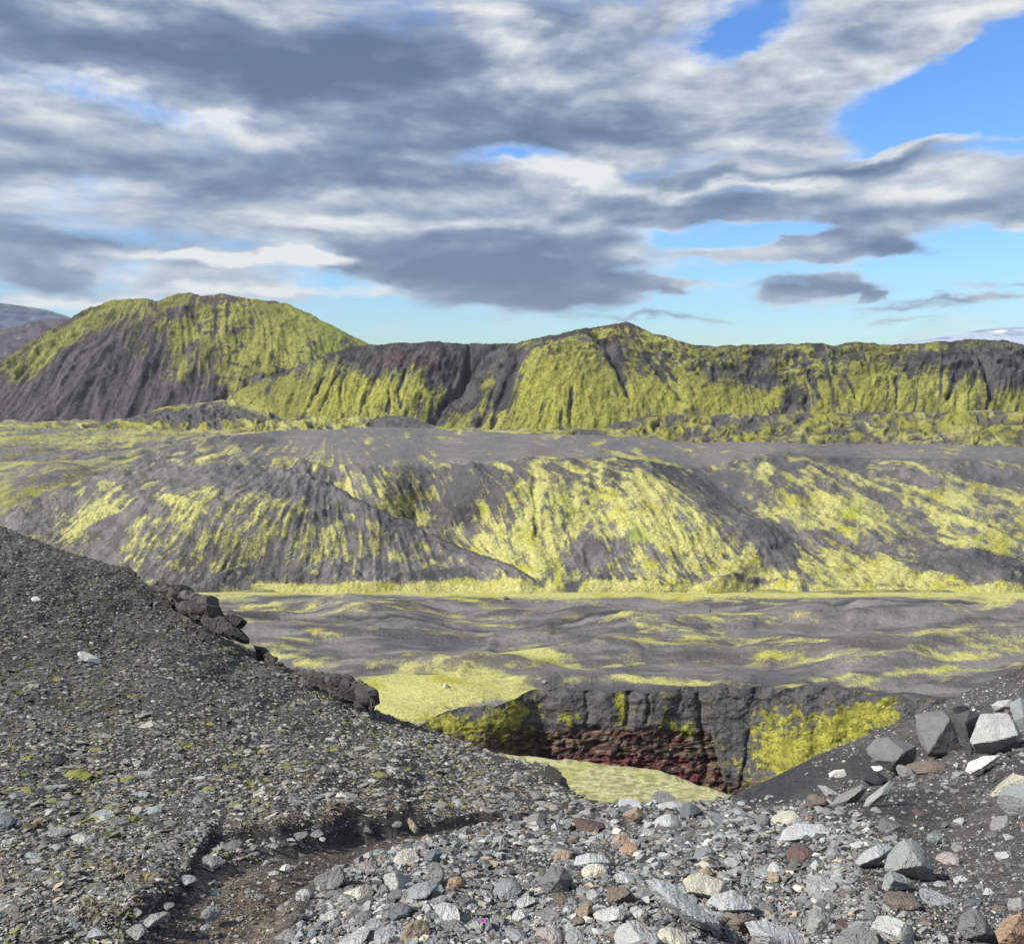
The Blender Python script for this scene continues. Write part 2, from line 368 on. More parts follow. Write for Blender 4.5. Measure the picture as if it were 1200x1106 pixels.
def p_(px, py, P):
    e = py - top_rdg(px)
    n = fbm(px / 16, py / 16, 5, 3); l = lic_r(px, py)
    lf = lic_rf(px, py); m = .70 + (n - .5) * 1.0 + l * .08 + lf * .14
    m += blobs(px, py, [(470, 420, 90, 22, 0, -.95), (560, 425, 40, 22, 0, -.9), (520, 470, 26, 30, 30, -.35), (600, 460, 14, 40, 22, -.6), (545, 455, 18, 30, 30, -.5), (660, 450, 60, 45, 0, .35), (640, 400, 50, 6, -12, -.3), (720, 420, 12, 22, -20, -.8),
                        (750, 460, 40, 30, 0, .1), (640, 500, 60, 12, 0, .4), (720, 500, 60, 12, 0, .3), (850, 470, 90, 22, 0, .3), (880, 440, 60, 10, 5, -.55), (960, 420, 60, 6, 5, -.35), (990, 455, 30, 25, 0, .3),
                        (1140, 430, 70, 22, 0, -.85), (1060, 425, 40, 8, 0, -.3), (935, 468, 16, 14, 0, -.75), (1060, 465, 60, 12, 0, .35), (430, 465, 60, 22, 0, .5), (350, 470, 50, 16, 0, .5), (700, 393, 9, 10, 0, .5), (1190, 440, 40, 30, 0, -.6), (1150, 478, 80, 10, 0, .2)])
    m -= ss(7, 0, e) * .35
    rr = ridged(px / 22 + py / 50, py / 26, 5, 1, .6); m += (rr - .62) * .8 - .55 * ss(.9, 2.0, -lic_rl(px, py))
    m -= .9 * ss(.56, .66, fbm(px / 7, py / 2.6, 4, 2)) * np.clip(blobs(px, py, [(880, 430, 200, 22, 3, 1), (690, 400, 60, 16, 0, .8), (980, 425, 100, 12, 0, .6)]), 0, 1)
    for g, w in gul: m -= plmask(px, py, g, (w[0] * .95, w[1] * .95) if isinstance(w, tuple) else w * .95) * .8
    so = mixc(SOIL * .72, SOIL_D * .62, ss(.35, .65, fbm(px / 9, py / 9, 4, 6)))
    so = mixc(so, np.array([.085, .045, .045]), np.clip(blobs(px, py, [(462, 424, 22, 10, 0, .9), (500, 430, 16, 10, 0, .6), (730, 395, 16, 14, 0, .7), (760, 455, 30, 10, 0, .5), (625, 470, 10, 14, 0, .5)]), 0, 1))
    mo = mixc(OLIVE * 1.25, OLIVE * .85, ss(.35, .7, fbm(px / 30, py / 30, 4, 8)))
    mo = mixc(mo, MOSS * .85, np.clip(blobs(px, py, [(430, 465, 60, 25, 0, .8), (640, 480, 80, 40, 0, .6), (900, 470, 200, 14, 0, .5)]), 0, .9))
    return so, mo, m
layer('ridge', terrain_mat('ridge_mat', .36, 1.0, .45, .7), 200, 1460, top_rdg, lambda x: x * 0 + 520, lambda x, y: 1440 + (520 - y) * 1.75 + ss(380, 200, x) * 60,
      d_, p_, back=(.14, -.35, 16), dx=1.15, dy=1.15)

# ================================================================== crumpled foothills at the base of the ridge
top_ft = curve([(-260, 512), (0, 500), (90, 496), (150, 491), (190, 478), (235, 472), (262, 468), (300, 466), (340, 472), (370, 476), (420, 484), (438, 490), (450, 487), (480, 488), (500, 497), (540, 503), (600, 506), (700, 503), (740, 492), (760, 487), (800, 486), (830, 488), (860, 484), (900, 487), (940, 484), (1000, 486), (1040, 482), (1100, 484), (1160, 480), (1200, 483), (1460, 486)])
def warp_ridge(px, py, sx, sy, k):
    wx = (fbm(px / 30, py / 18, 3, k) - .5) * 3; wy = (fbm(px / 30, py / 18, 3, k + 3) - .5) * 3
    return ridged(px / sx + wx, py / sy + wy, 4, k + 5)
def d_(px, py, P):
    e = py - top_ft(px)
    return (warp_ridge(px, py, 26, 13, 2) - .55) * 13 * ss(0, 6, e) + (fbm(px / 6, py / 4, 3, 7) - .5) * 4 * ss(0, 5, e)
def p_(px, py, P):
    w = warp_ridge(px, py, 26, 13, 2); n = fbm(px / 10, py / 6, 4, 4)
    m = .44 - .12 * ss(600, 750, px) + (w - .55) * 1.5 + (n - .5) * 1.3
    m += blobs(px, py, [(230, 488, 75, 9, 0, -.95), (475, 495, 38, 9, 0, -1.5), (330, 480, 45, 8, 5, .5), (395, 491, 40, 6, 8, .5), (60, 505, 120, 6, 0, .2), (560, 510, 60, 6, 0, .4), (800, 500, 60, 10, 0, .25), (880, 495, 26, 8, -30, -.5), (1000, 500, 70, 14, 0, .1), (1120, 495, 50, 14, 0, .3)])
    so = mixc(SOIL * .8, SOIL_D, ss(.4, .6, n)); mo = mixc(MOSS * .72, MOSS_PALE * .8, ss(.4, .65, fbm(px / 26, py / 12, 4, 1)))
    return so, mo, m
layer('foothills', terrain_mat('foothill_mat', .45, .8, .5, .6), -260, 1460, top_ft, lambda x: x * 0 + 530, lambda x, y: (1330 + (530 - y) * 4.0 + ss(250, 0, x) * 60) * (1 - ss(420, 620, x)) + ss(420, 620, x) * (930 + (530 - y) * 8.4),
      d_, p_, ndir=(0, -.4, .9), back=(.05, -.2, 10), dx=1.2, dy=1.0)

# ================================================================== mossy valley floor (reaches the horizon behind the hills)
def d_(px, py, P):
    X, Y = P[..., 0], P[..., 1]
    return (ridged(X / 60, Y / 110, 4, 2) - .6) * 9 * ss(500, 520, py) + (fbm(X / 14, Y / 26, 4, 6) - .5) * 7 + blobs(px, py, [(40, 585, 60, 16, -10, 22), (70, 560, 50, 10, 0, 14), (170, 545, 40, 10, -15, 6), (10, 530, 60, 6, 0, 6)])
def p_(px, py, P):
    X, Y = P[..., 0], P[..., 1]
    n = fbm(X / 40, Y / 70, 5, 3); r = ridged(X / 60, Y / 110, 4, 2)
    m = .47 + (n - .5) * 1.2 + (fbm(X / 9, Y / 22, 4, 4) - .5) * 1.5 + (r - .55) * .8
    m += blobs(px, py, [(90, 535, 90, 8, 0, -.25), (70, 557, 40, 7, 0, -.5), (50, 580, 50, 8, -8, -.3), (150, 560, 60, 10, -20, .3), (60, 512, 140, 8, 0, .3), (200, 545, 50, 8, -25, .2), (170, 523, 60, 3, -10, -.7), (60, 506, 60, 1.5, -4, -.8)])
    so = mixc(SOIL_L * .95, SOIL * .8, ss(.4, .65, n)); mo = mixc(MOSS_PALE * .78, MOSS * .8, ss(.38, .62, fbm(X / 70, Y / 120, 4, 5)))
    mo = mixc(mo, np.array([.24, .25, .15]), ss(.45, .6, fbm(X / 25, Y / 60, 4, 9)) * .8)
    return so, mo, m
layer('ground', terrain_mat('valley_mat', .6, .5, .5, .5), -260, 1460, lambda x: x * 0 + 484., lambda x: x * 0 + 700., lambda x, y: dz(y, -101.5), d_, p_, ndir=(0, 0, 1), back=(12, -.0, 12), dx=1.5, dy=1.0)

# ================================================================== the broad dark hill with a flat top
top_h = curve([(-260, 705), (-60, 660), (0, 628), (20, 612), (60, 588), (90, 576), (112, 566), (135, 550), (165, 535), (205, 520), (270, 510), (340, 503.5), (430, 502.5), (500, 503), (600, 508), (680, 512), (740, 514), (800, 517), (870, 518), (930, 520), (1000, 521), (1100, 520), (1200, 524), (1460, 530)])
cps = [(x, 700, 388) for x in (-200, 0, 200, 400, 600, 800, 1000, 1200, 1400)] + [(x, 684, 401) for x in (-200, 100, 300, 500, 700, 900, 1100, 1300)] + [
    (20, 612, 430), (100, 572, 480), (205, 521, 590), (340, 503, 720), (500, 503, 740), (600, 508, 720), (740, 514, 690), (870, 518, 665), (250, 562, 462), (340, 578, 446), (150, 600, 432), (250, 640, 400), (350, 650, 395),
    (440, 640, 408), (370, 545, 500), (430, 548, 490), (400, 575, 482), (480, 600, 462), (540, 640, 436), (640, 678, 396), (550, 548, 486), (550, 540, 520), (550, 530, 565), (620, 549, 484), (620, 540, 520), (700, 555, 478), (700, 543, 510), (470, 546, 492), (470, 538, 525), (560, 600, 458), (700, 600, 440), (650, 650, 412), (760, 640, 404),
    (850, 655, 396), (900, 620, 432), (830, 570, 482), (900, 555, 510), (930, 530, 600), (980, 560, 545), (1000, 600, 468), (1060, 640, 425), (1100, 560, 560), (1100, 600, 478), (1200, 560, 580), (1200, 620, 452), (1130, 660, 402), (1200, 670, 400), (950, 670, 396),
    (1000, 521, 690), (1200, 524, 720), (1400, 530, 700), (1400, 620, 450), (-100, 668, 392), (-200, 690, 385), (150, 545, 515), (300, 520, 600), (450, 520, 610), (600, 522, 600), (740, 530, 575), (250, 545, 500)]
_fh = tps([(a, b) for a, b, c in cps], [math.log(c * (1.0 if b >= 678 else 1.022)) for a, b, c in cps], .01)
D_h = lambda x, y: np.exp(_fh(x, np.minimum(y, 700)))
lic_h = Lic(-260, 1460, 500, 705, [ (400, 525, 0), (500, 528, 2), (600, 530, 3), (700, 528, 4), (800, 530, 6), (900, 532, 8), (320, 522, 172), (240, 532, 155), (1000, 532, 6), (1100, 535, 5),(600, 600, 94), (540, 590, 100), (470, 580, 95), (440, 560, 110), (400, 580, 30), (450, 615, 32), (560, 660, 28), (640, 685, 10), (640, 640, 80), (700, 600, 80), (700, 660, 60), (760, 600, 58), (850, 630, 52), (850, 590, 55), (900, 560, 48), (950, 600, 45), (1000, 560, 42), (1040, 640, 26), (1100, 600, 30), (1150, 660, 24), (1200, 600, 22),
                                    (300, 600, 128), (330, 575, 130), (380, 590, 120), (350, 640, 118), (300, 665, 118), (420, 620, 95), (420, 650, 100), (470, 650, 70), (530, 675, 50), (400, 680, 105), (240, 600, 138), (180, 600, 148), (360, 540, 140), (320, 545, 142), (200, 625, 140), (100, 600, 150), (190, 575, 155), (250, 525, 160), (600, 520, 2), (450, 515, 0), (750, 530, 12), (850, 540, 30), (1000, 530, 10), (1150, 545, 15), (800, 690, 50), (700, 690, 60)], 24, 7, 55)
lic_h2 = Lic(-260, 1460, 500, 705, [(600, 600, 94), (540, 590, 100), (470, 580, 95), (400, 580, 30), (450, 615, 32), (560, 660, 28), (640, 640, 80), (760, 600, 58), (850, 630, 52), (900, 560, 48), (1000, 560, 42), (1040, 640, 26), (1150, 660, 24), (300, 600, 128), (330, 575, 130), (380, 590, 120), (350, 640, 118), (300, 665, 118), (420, 620, 95), (420, 650, 100), (470, 650, 70), (530, 675, 50), (400, 680, 105), (240, 600, 138), (180, 600, 148), (360, 540, 140), (320, 545, 142), (200, 625, 140), (100, 600, 150), (600, 520, 2), (850, 540, 30), (1150, 545, 15)], 40, 2, 70, 4.5)
lic_hf = Lic(-260, 1460, 500, 705, [ (400, 525, 0), (500, 528, 2), (600, 530, 3), (700, 528, 4), (800, 530, 6), (900, 532, 8), (320, 522, 172), (240, 532, 155), (1000, 532, 6), (1100, 535, 5),(600, 600, 94), (540, 590, 100), (470, 580, 95), (400, 580, 30), (450, 615, 32), (560, 660, 28), (640, 640, 80), (760, 600, 58), (850, 630, 52), (900, 560, 48), (1000, 560, 42), (1040, 640, 26), (1150, 660, 24), (300, 600, 128), (330, 575, 130), (380, 590, 120), (350, 640, 118), (300, 665, 118), (420, 620, 95), (420, 650, 100), (470, 650, 70), (530, 675, 50), (400, 680, 105), (240, 600, 138), (180, 600, 148), (360, 540, 140), (320, 545, 142), (200, 625, 140), (100, 600, 150), (600, 520, 2), (850, 540, 30), (1150, 545, 15)], 9, 5, 60, 1.0)
lic_hl = Lic(-260, 1460, 500, 705, [ (400, 525, 0), (500, 528, 2), (600, 530, 3), (700, 528, 4), (800, 530, 6), (900, 532, 8), (320, 522, 172), (240, 532, 155), (1000, 532, 6), (1100, 535, 5),(600, 600, 94), (540, 590, 100), (470, 580, 95), (400, 580, 30), (450, 615, 32), (560, 660, 28), (640, 640, 80), (760, 600, 58), (850, 630, 52), (900, 560, 48), (1000, 560, 42), (1040, 640, 26), (1150, 660, 24), (300, 600, 128), (330, 575, 130), (380, 590, 120), (350, 640, 118), (300, 665, 118), (420, 620, 95), (420, 650, 100), (470, 650, 70), (530, 675, 50), (400, 680, 105), (240, 600, 138), (180, 600, 148), (360, 540, 140), (320, 545, 142), (200, 625, 140), (100, 600, 150), (600, 520, 2), (850, 540, 30), (1150, 545, 15)], 30, 9, 60, 1.3)
hg = [([(365, 555), (385, 577), (420, 597), (470, 617), (520, 640), (570, 662), (640, 684)], (3, 4)), ([(415, 600), (470, 628), (530, 655), (600, 680)], 2.5), ([(148, 612), (160, 600), (175, 594)], 3),
      ([(320, 548), (300, 556), (285, 566)], 2.5), ([(345, 547), (332, 556), (318, 566)], 2), ([(625, 560), (627, 590), (628, 630)], 3), ([(205, 560), (230, 548), (275, 540)], 2),
      ([(795, 545), (810, 556), (850, 566)], 2), ([(820, 572), (850, 590), (880, 610)], 3), ([(1000, 640), (1060, 655), (1100, 672)], 3), ([(900, 655), (960, 660), (1000, 668)], 2.5)]
hr = [([(380, 585), (440, 612), (500, 645), (560, 672), (610, 688)], 6, 8), ([(250, 562), (340, 572), (370, 590)], 16, 6), ([(700, 690), (705, 655), (700, 640)], 10, 7), ([(840, 690), (880, 668), (900, 640), (880, 625)], 12, 10), ([(180, 650), (230, 690), (290, 690)], 7, 5),
      ([(620, 552), (760, 575), (850, 625), (930, 690)], 10, 9), ([(1090, 660), (1130, 655), (1180, 680)], 14, 12), ([(400, 690), (460, 668), (540, 684)], 12, 7), ([(230, 605), (265, 600), (300, 590)], 9, 4), ([(250, 640), (300, 650), (330, 690)], 9, 4)]
def crest(px, py, pts, amp, wu, wd, fade=25):
    xs = [p[0] for p in pts]; yl = np.interp(px, xs, [p[1] for p in pts]) + (fbm(px / 14, py / 30, 5, 5, .65) - .5) * 9
    d = py - yl
    return amp * np.where(d > 0, np.exp(-(np.maximum(d, 0) / wd) ** 1.3), ss(-wu, 0, d)) * ss(xs[0] - fade, xs[0] + fade, px) * ss(xs[-1] + fade, xs[-1] - fade, px)
RIDGES = [([(880, 548), (940, 578), (1000, 612), (1060, 642)], 8, 30), ([(960, 556), (1030, 580), (1100, 606), (1190, 636)], 8, 26), ([(1040, 545), (1110, 562), (1200, 588), (1300, 600)], 7, 20), ([(60, 645), (130, 612), (190, 600), (240, 616)], 5, 16)]
TOES = [([(228, 694), (262, 680), (300, 672), (330, 690)], 10), ([(335, 694), (372, 666), (400, 664), (432, 690)], 14), ([(430, 694), (480, 680), (530, 679), (590, 692)], 10), ([(640, 693), (690, 682), (740, 684), (800, 693)], 8), ([(818, 693), (862, 682), (900, 684), (935, 693)], 8), ([(1060, 664), (1100, 653), (1150, 655), (1200, 672)], 14), ([(660, 668), (690, 640), (715, 662)], 14)]
DOME = [(10, 618), (60, 592), (110, 577), (170, 568), (250, 562), (330, 566), (365, 578), (420, 601), (470, 621), (540, 649), (620, 680)]
def d_(px, py, P):
    e = py - top_h(px)
    flat = ss(548, 535, py + 20 * ss(700, 1200, px) * 0) * ss(250, 330, px)
    X, Y = P[..., 0], P[..., 1]
    h = (lic_h(px, py) * .45 + lic_h2(px, py) * .8) * ss(0, 14, e) * ss(700, 684, py) * (1 - flat)
    h += (fbm(px / 8, py / 7, 5, 7, .55) - .5) * 3.2 * (1 - flat) + (fbm(X / 12, Y / 14, 4, 2) - .5) * (1.2 + 2.4 * flat)
    for g, w in hg: h -= plmask(px, py, g, w) * np.mean(w) * 1.1
    for g, w, a in hr: h += plmask(px, py, g, w * 1.6) * a * .8
    h += crest(px, py, DOME, 16, 7, 42) + crest(px, py, [(390, 551), (500, 547), (600, 549), (700, 550), (780, 553)], 7, 6, 26) + crest(px, py, [(840, 534), (920, 540), (1000, 557), (1080, 580)], 8, 6, 26)
    h += crest(px, py, [(110, 566), (180, 545), (260, 538), (340, 543), (380, 550)], 6, 6, 16)
    for g, a, wd in RIDGES: h += crest(px, py, g, a, 6, wd)
    for g, wd in TOES: h += crest(px, py, g, 3, 5, wd, 8) * ss(706, 696, py)
    h += (fbm(px / 55, py / 4, 3, 2) - .5) * 6 * flat
    h += blobs(px, py, [(230, 625, 150, 40, 5, 20), (740, 615, 95, 60, 20, 20), (905, 645, 60, 26, 42, 12), (520, 595, 60, 34, 20, -14), (870, 585, 60, 16, 38, -14), (960, 575, 70, 24, 30, 10), (1060, 560, 60, 12, 10, 8), (1130, 600, 50, 14, 12, 7)]
               + [(x, y, 20, 13, 0, 3) for x, y in ((255, 686), (300, 684), (350, 676), (397, 680), (440, 686), (500, 688), (552, 684), (690, 686), (735, 684), (790, 688), (850, 686), (1040, 672))]) * ss(704, 694, py)
    h += (ridged(px / 50 + py / 60, py / 30 - px / 90, 4, 6, .5) - .6) * 5 * (1 - flat) * ss(700, 690, py)
    h += blobs(px, py, [(300, 610, 130, 26, 8, 10), (300, 640, 60, 40, 0, 6), (640, 600, 70, 40, 0, -8), (480, 585, 40, 24, 0, -6), (850, 600, 40, 24, 30, -5)])
    return h
def p_(px, py, P):
    X, Y = P[..., 0], P[..., 1]
    n = fbm(px / 15, py / 11, 5, 3); l = lic_h(px, py); l2 = lic_h2(px, py)
    lf = lic_hf(px, py); m = .16 + (n - .5) * 1.0 + l * .09 + l2 * .05 + lf * .17 - .40 * ss(.9, 2.0, -lic_hl(px, py))
    m += blobs(px, py, [
        (620, 640, 85, 36, 10, .56), (760, 620, 95, 38, 28, .74), (850, 660, 50, 20, 30, .35), (660, 590, 40, 26, 0, .30), (630, 575, 10, 26, 0, .45), (700, 575, 40, 16, 0, .1), (690, 655, 26, 14, 0, -.65), (900, 640, 34, 20, 25, -1.05), (830, 565, 45, 18, 18, -.35), (540, 585, 26, 26, 0, -.25), (570, 565, 60, 8, 0, -.25),
        (460, 585, 26, 18, 20, .55), (495, 595, 14, 12, 0, .5), (420, 580, 30, 12, 30, .3), (545, 613, 26, 16, 0, .25), (390, 568, 30, 6, 40, .35), (600, 665, 50, 10, 22, .45), (480, 640, 90, 8, 24, .15), (700, 690, 160, 5, 0, .25), (760, 590, 20, 16, 0, .35),
        (1000, 605, 80, 18, 12, .5), (940, 610, 50, 18, 25, .45), (1110, 590, 34, 13, 8, .7), (1010, 665, 90, 14, 8, .75), (1150, 640, 80, 20, 0, .5), (1130, 664, 46, 11, 8, -1.25), (1080, 645, 36, 5, 10, -.55), (1000, 590, 60, 5, 28, .2), (920, 545, 60, 10, 20, .1), (880, 560, 50, 8, 35, .2), (970, 545, 30, 8, 12, -.2), (1200, 600, 50, 24, 0, .35), (1160, 560, 60, 10, 0, -.3),
        (380, 640, 60, 26, 0, .32), (300, 610, 40, 18, -30, .30), (210, 625, 60, 16, -25, .28), (250, 650, 40, 22, 0, .24), (130, 610, 50, 9, -25, .2), (340, 610, 28, 9, 10, .3), (440, 655, 40, 12, 15, .25), (330, 545, 50, 9, -25, .24), (220, 548, 60, 8, -22, .35), (90, 625, 60, 8, -20, .15),
        (290, 585, 110, 9, 5, -.45), (400, 620, 40, 6, 20, -.3), (230, 575, 80, 9, -5, -.3), (470, 680, 60, 8, 8, -.5), (250, 685, 40, 7, 0, -.6), (370, 675, 40, 10, 0, -.2),
        (520, 548, 10, 3, 0, .7), (590, 553, 18, 3.5, 10, .8), (570, 546, 8, 2, 0, .5), (635, 552, 10, 4, 0, .6), (790, 547, 30, 3, 12, .6), (740, 540, 40, 3, 12, .5), (830, 530, 60, 2.5, 3, .4), (370, 552, 3, 7, 50, .7), (405, 548, 14, 3, -35, .6), (380, 580, 16, 3, 40, .5)])
    m += (ridged(px / 14 + py / 40, py / 10 - px / 50, 5, 4, .6) - .62) * .6
    dark_t = 0 * px
    flat = ss(545, 535, py) * ss(250, 330, px)
    m = m - flat * (.1 + .25 * ss(.5, .4, fbm(X / 20, Y / 30, 4, 1)))
    for g, wd in TOES:
        t_ = crest(px, py, g, 1, 3, wd, 8); m -= 1.1 * t_ * ss(.36, .56, fbm(px / 9, py / 6, 4, 9)); dark_t = np.maximum(dark_t, t_)
    for g, a, wd in RIDGES: m += .35 * ss(8, 2, np.abs(py - 2 - np.interp(px, [p[0] for p in g], [p[1] for p in g]))) * ss(g[0][0] - 20, g[0][0] + 20, px) * ss(g[-1][0] + 20, g[-1][0] - 20, px)
    m += blobs(px, py, [(1000, 682, 140, 9, 0, .5), (760, 690, 60, 6, 0, .3)])
    m = np.maximum(m, .95 * ss(684, 692, py + 4 * (fbm(px / 20, py / 8, 3, 1) - .5)) * ss(.28, .45, fbm(px / 40, py / 30, 3, 4) + .12 * ss(550, 900, px)) * ss(200, 260, px))
    for g, w in hg: m += plmask(px, py, g, 5) * .22 - plmask(px, py, g, w) * .5
    for x0_, y0_, x1_, y1_ in ((640, 694, 644, 680), (720, 688, 714, 676), (735, 690, 727, 676), (752, 690, 742, 676), (770, 690, 760, 678), (790, 689, 775, 678), (810, 690, 790, 680), (860, 688, 835, 678)):
        m += plmask(px, py, [(x0_, y0_), (x1_, y1_)], 1.8) * .6
    k = fbm(px / 9, py / 7, 4, 6)
    so = mixc(SOIL_L * 1.02, SOIL * .95, ss(.35, .65, k)); so = mixc(so, SOIL_D * 1.0, np.clip(blobs(px, py, [(560, 590, 60, 30, 0, .75), (830, 575, 60, 20, 25, .8), (1140, 665, 60, 16, 0, .8), (900, 640, 40, 22, 20, .55), (1000, 545, 40, 10, 15, .5), (1160, 565, 40, 10, 0, .6), (290, 680, 60, 14, 0, .6), (700, 690, 50, 8, 0, .3)]), 0, 1))
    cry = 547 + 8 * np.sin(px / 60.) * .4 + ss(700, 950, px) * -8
    so = mixc(so, SOIL_D * 1.05, dark_t * .6 * ss(.3, .6, k))
    so = mixc(so, SOIL_L * 1.15, flat * ss(.5, .68, fbm(px / 70, py / 2.4, 4, 4)) * .8); so = mixc(so, SOIL_D * 1.3, flat * ss(.5, .36, fbm(px / 60, py / 3, 4, 7)) * .6)
    dl = np.interp(px, [p[0] for p in DOME], [p[1] for p in DOME]) - py
    jag = (fbm(px / 14, py / 8, 3, 2) - .5)
    m = m + (.55 + jag) * ss(17, 6, dl) * ss(0, 3, dl) * ss(350, 420, px) * ss(650, 600, px)
    m = m - (.75 + 1.2 * jag) * ss(-20 - 12 * ss(300, 250, px) * 0, -9, dl) * ss(1, -2, dl) * ss(210, 260, px) * ss(640, 580, px)
    so = mixc(so, SOIL_D * .9, .8 * ss(5, 1, np.abs(dl - 1)) * ss(360, 400, px) * ss(620, 560, px))
    so = mixc(so, SOIL_D * 1.15, .6 * ss(-2, 3, py - cry) * ss(70, 8, py - cry) * ss(400, 460, px) * ss(1000, 900, px))  # slope below the rim darkened: its weaker lighting put into the soil colour
    so = mixc(so, SOIL_L * 1.05, .7 * ss(1, -3, py - cry) * ss(300, 360, px))  # flat top lightened, painting in the light it gets from above
    mo = mixc(MOSS, MOSS_PALE, ss(.35, .6, fbm(px / 26, py / 16, 4, 8) + .35 * ss(420, 100, px) + .1))
    mo = mixc(mo, GREEN * 1.1, np.clip(blobs(px, py, [(740, 640, 22, 12, 0, .8), (1080, 615, 20, 8, 30, .6), (620, 625, 30, 20, 0, .35), (1010, 610, 26, 8, 0, .4), (660, 590, 30, 20, 0, .3)]), 0, 1) * ss(.3, .6, k))
    return so, mo, m
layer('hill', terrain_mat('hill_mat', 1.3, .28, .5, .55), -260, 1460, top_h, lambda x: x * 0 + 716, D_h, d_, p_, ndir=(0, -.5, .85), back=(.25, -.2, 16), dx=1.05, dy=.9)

# ================================================================== undulating black plain in front of it
rim = curve([(-260, 850), (300, 850), (440, 850), (480, 850), (500, 846), (520, 836), (545, 830), (575, 828), (600, 820), (618, 812), (630, 808), (700, 808), (715, 812), (760, 810), (800, 806), (870, 804), (960, 805), (1010, 808), (1060, 815), (1100, 818), (1200, 812), (1460, 800)])
_rim0 = rim
rim = lambda x: _rim0(x) + (fbm(x / 17., x * 0 + 3, 4, 5) - .5) * 9
pw = [([(250, 715), (420, 728), (600, 733), (720, 728), (820, 714), (950, 709), (1200, 703)], 1.6, -3), ([(540, 790), (570, 765), (580, 745), (640, 738)], 8, 5), ([(1000, 790), (1060, 778), (1100, 755), (1200, 740)], 9, 6), ([(680, 755), (800, 762), (900, 770)], 8, 4), ([(980, 768), (1060, 752), (1200, 757)], 9, 5), ([(850, 796), (950, 788), (1050, 792)], 8, 3), ([(300, 740), (450, 745), (560, 752)], 7, 4), ([(690, 730), (800, 737), (880, 733)], 6, 3), ([(1000, 725), (1100, 720), (1200, 728)], 6, 4)]
def d_(px, py, P):
    X, Y = P[..., 0], P[..., 1]
    e = ss(0, 12, rim(px) - py)
    h = (fbm(X / 44 + 3 + Y / 50, Y / 16 - X / 120, 2, 2) - .5) * 34 * e + (fbm(X / 15 - Y / 19, Y / 8 + X / 70, 3, 8) - .5) * 7 * e + (fbm(X / 5, Y / 6, 3, 7) - .5) * .7
    for g, w, a in pw: h += plmask(px, py, g, w) * a * e
    return h * ss(696, 712, py)
def p_(px, py, P):
    X, Y = P[..., 0], P[..., 1]
    n = fbm(X / 22 + Y / 40, Y / 9 - X / 100, 5, 3); n2 = fbm(X / 6, Y / 3, 4, 9); r = ridged(X / 40, Y / 14, 3, 6)
    m = .13 - .30 * ss(600, 660, px) * ss(782, 802, py) + (n - .5) * 1.6 + (n2 - .5) * 1.2 + (r - .6) * .6
    m += blobs(px, py, [(500, 812, 110, 16, 0, 1.3), (460, 830, 70, 18, 0, 1.2), (560, 800, 70, 8, 0, .5), (600, 765, 40, 10, 0, .4), (570, 780, 30, 12, 0, .45), (350, 775, 40, 8, 10, .5), (640, 772, 50, 5, 5, .35), (740, 798, 40, 5, 0, 1.1), (800, 801, 30, 4, 0, .9), (300, 713, 40, 3, 0, .6), (330, 756, 40, 4, 0, .3), (520, 718, 40, 4, 8, .4), (570, 725, 20, 3, 0, .5),
                        (950, 795, 40, 2.5, -5, .6), (1050, 790, 50, 3, -8, .8), (1100, 772, 50, 4, 0, .45), (1150, 772, 20, 4, 0, .3), (850, 765, 60, 8, 0, .15), (900, 730, 60, 6, 0, .15), (1100, 745, 60, 4, 0, .45), (1000, 735, 80, 8, 0, -.2), (700, 750, 60, 8, 0, -.3), (900, 708, 120, 4, 0, -.5), (740, 712, 80, 4, 0, -.4), (720, 790, 60, 5, 0, -.4)])
    m = np.maximum(m, .95 * ss(703, 697, py + 5 * (fbm(px / 30, py / 8, 3, 1) - .5) + 3 * ss(600, 400, px)) )
    m -= plmask(px, py, pw[0][0], 1.6) * .6
    so = mixc(SOIL_L * 1.12, SOIL * 1.12, ss(.35, .65, fbm(X / 10, Y / 6, 4, 6))); so = mixc(so, SOIL_D * 1.1, .7 * ss(.52, .36, fbm(X / 26 + Y / 31, Y / 5 - X / 90, 4, 4))); so = mixc(so, SOIL_L * 1.35, .6 * ss(.56, .7, fbm(X / 30 - Y / 27, Y / 4 + X / 80, 4, 7))); so = mixc(so, SOIL_D * .5, plmask(px, py, pw[0][0], 1.5) * .8)
    so = mixc(so, SOIL_D * 1.2, ss(14, 2, rim(px) - py) * ss(610, 640, px))
    so = mixc(so, np.array([.115, .095, .075]), np.clip(blobs(px, py, [(560, 785, 90, 14, 0, .6), (350, 790, 60, 10, 0, .5), (960, 760, 120, 14, 0, .35)]), 0, .8))
    mo = mixc(MOSS * 1.0, MOSS_PALE, ss(.35, .6, fbm(X / 12, Y / 9, 4, 8) + .1 + .5 * ss(620, 700, px) * ss(780, 800, py)))
    return so, mo, m
D_pl = lambda x, y: dz(y, -100.0)
_, P_pl = layer('plain', terrain_mat('plain_mat', 2.2, .15, .45, .5), -260, 1460, lambda x: x * 0 + 694., rim, D_pl, d_, p_, ndir=(0, 0, 1), back=(0.0, 0, 0), dx=1.1, dy=.8)

# ================================================================== canyon wall
D_rim = lambda x: dz(rim(x), -100.0)
def D_cl(x, y):
    k = .42 + .5 * ss(850, 930, x) + .6 * ss(640, 540, x)
    t = ss(0, 14, y - rim(x)); Dr = D_rim(x) * (1 - t) + dz(_rim0(x), -100.0) * t
    return Dr - k * (y - rim(x)) * Dr / F
lic_c = Lic(300, 1460, 795, 960, [(680, 830, 92), (760, 840, 95), (850, 860, 88), (950, 860, 120), (1020, 840, 130), (560, 850, 75)], 12, 5, 60)
def strata(px, py):
    s = fbm(px / 50, py / 25, 3, 5) * 9 + px * .012
    return np.sin(py / 3.1 + s * 1.4) * .6 + np.sin(py / 1.35 + s * 2.3) * .35
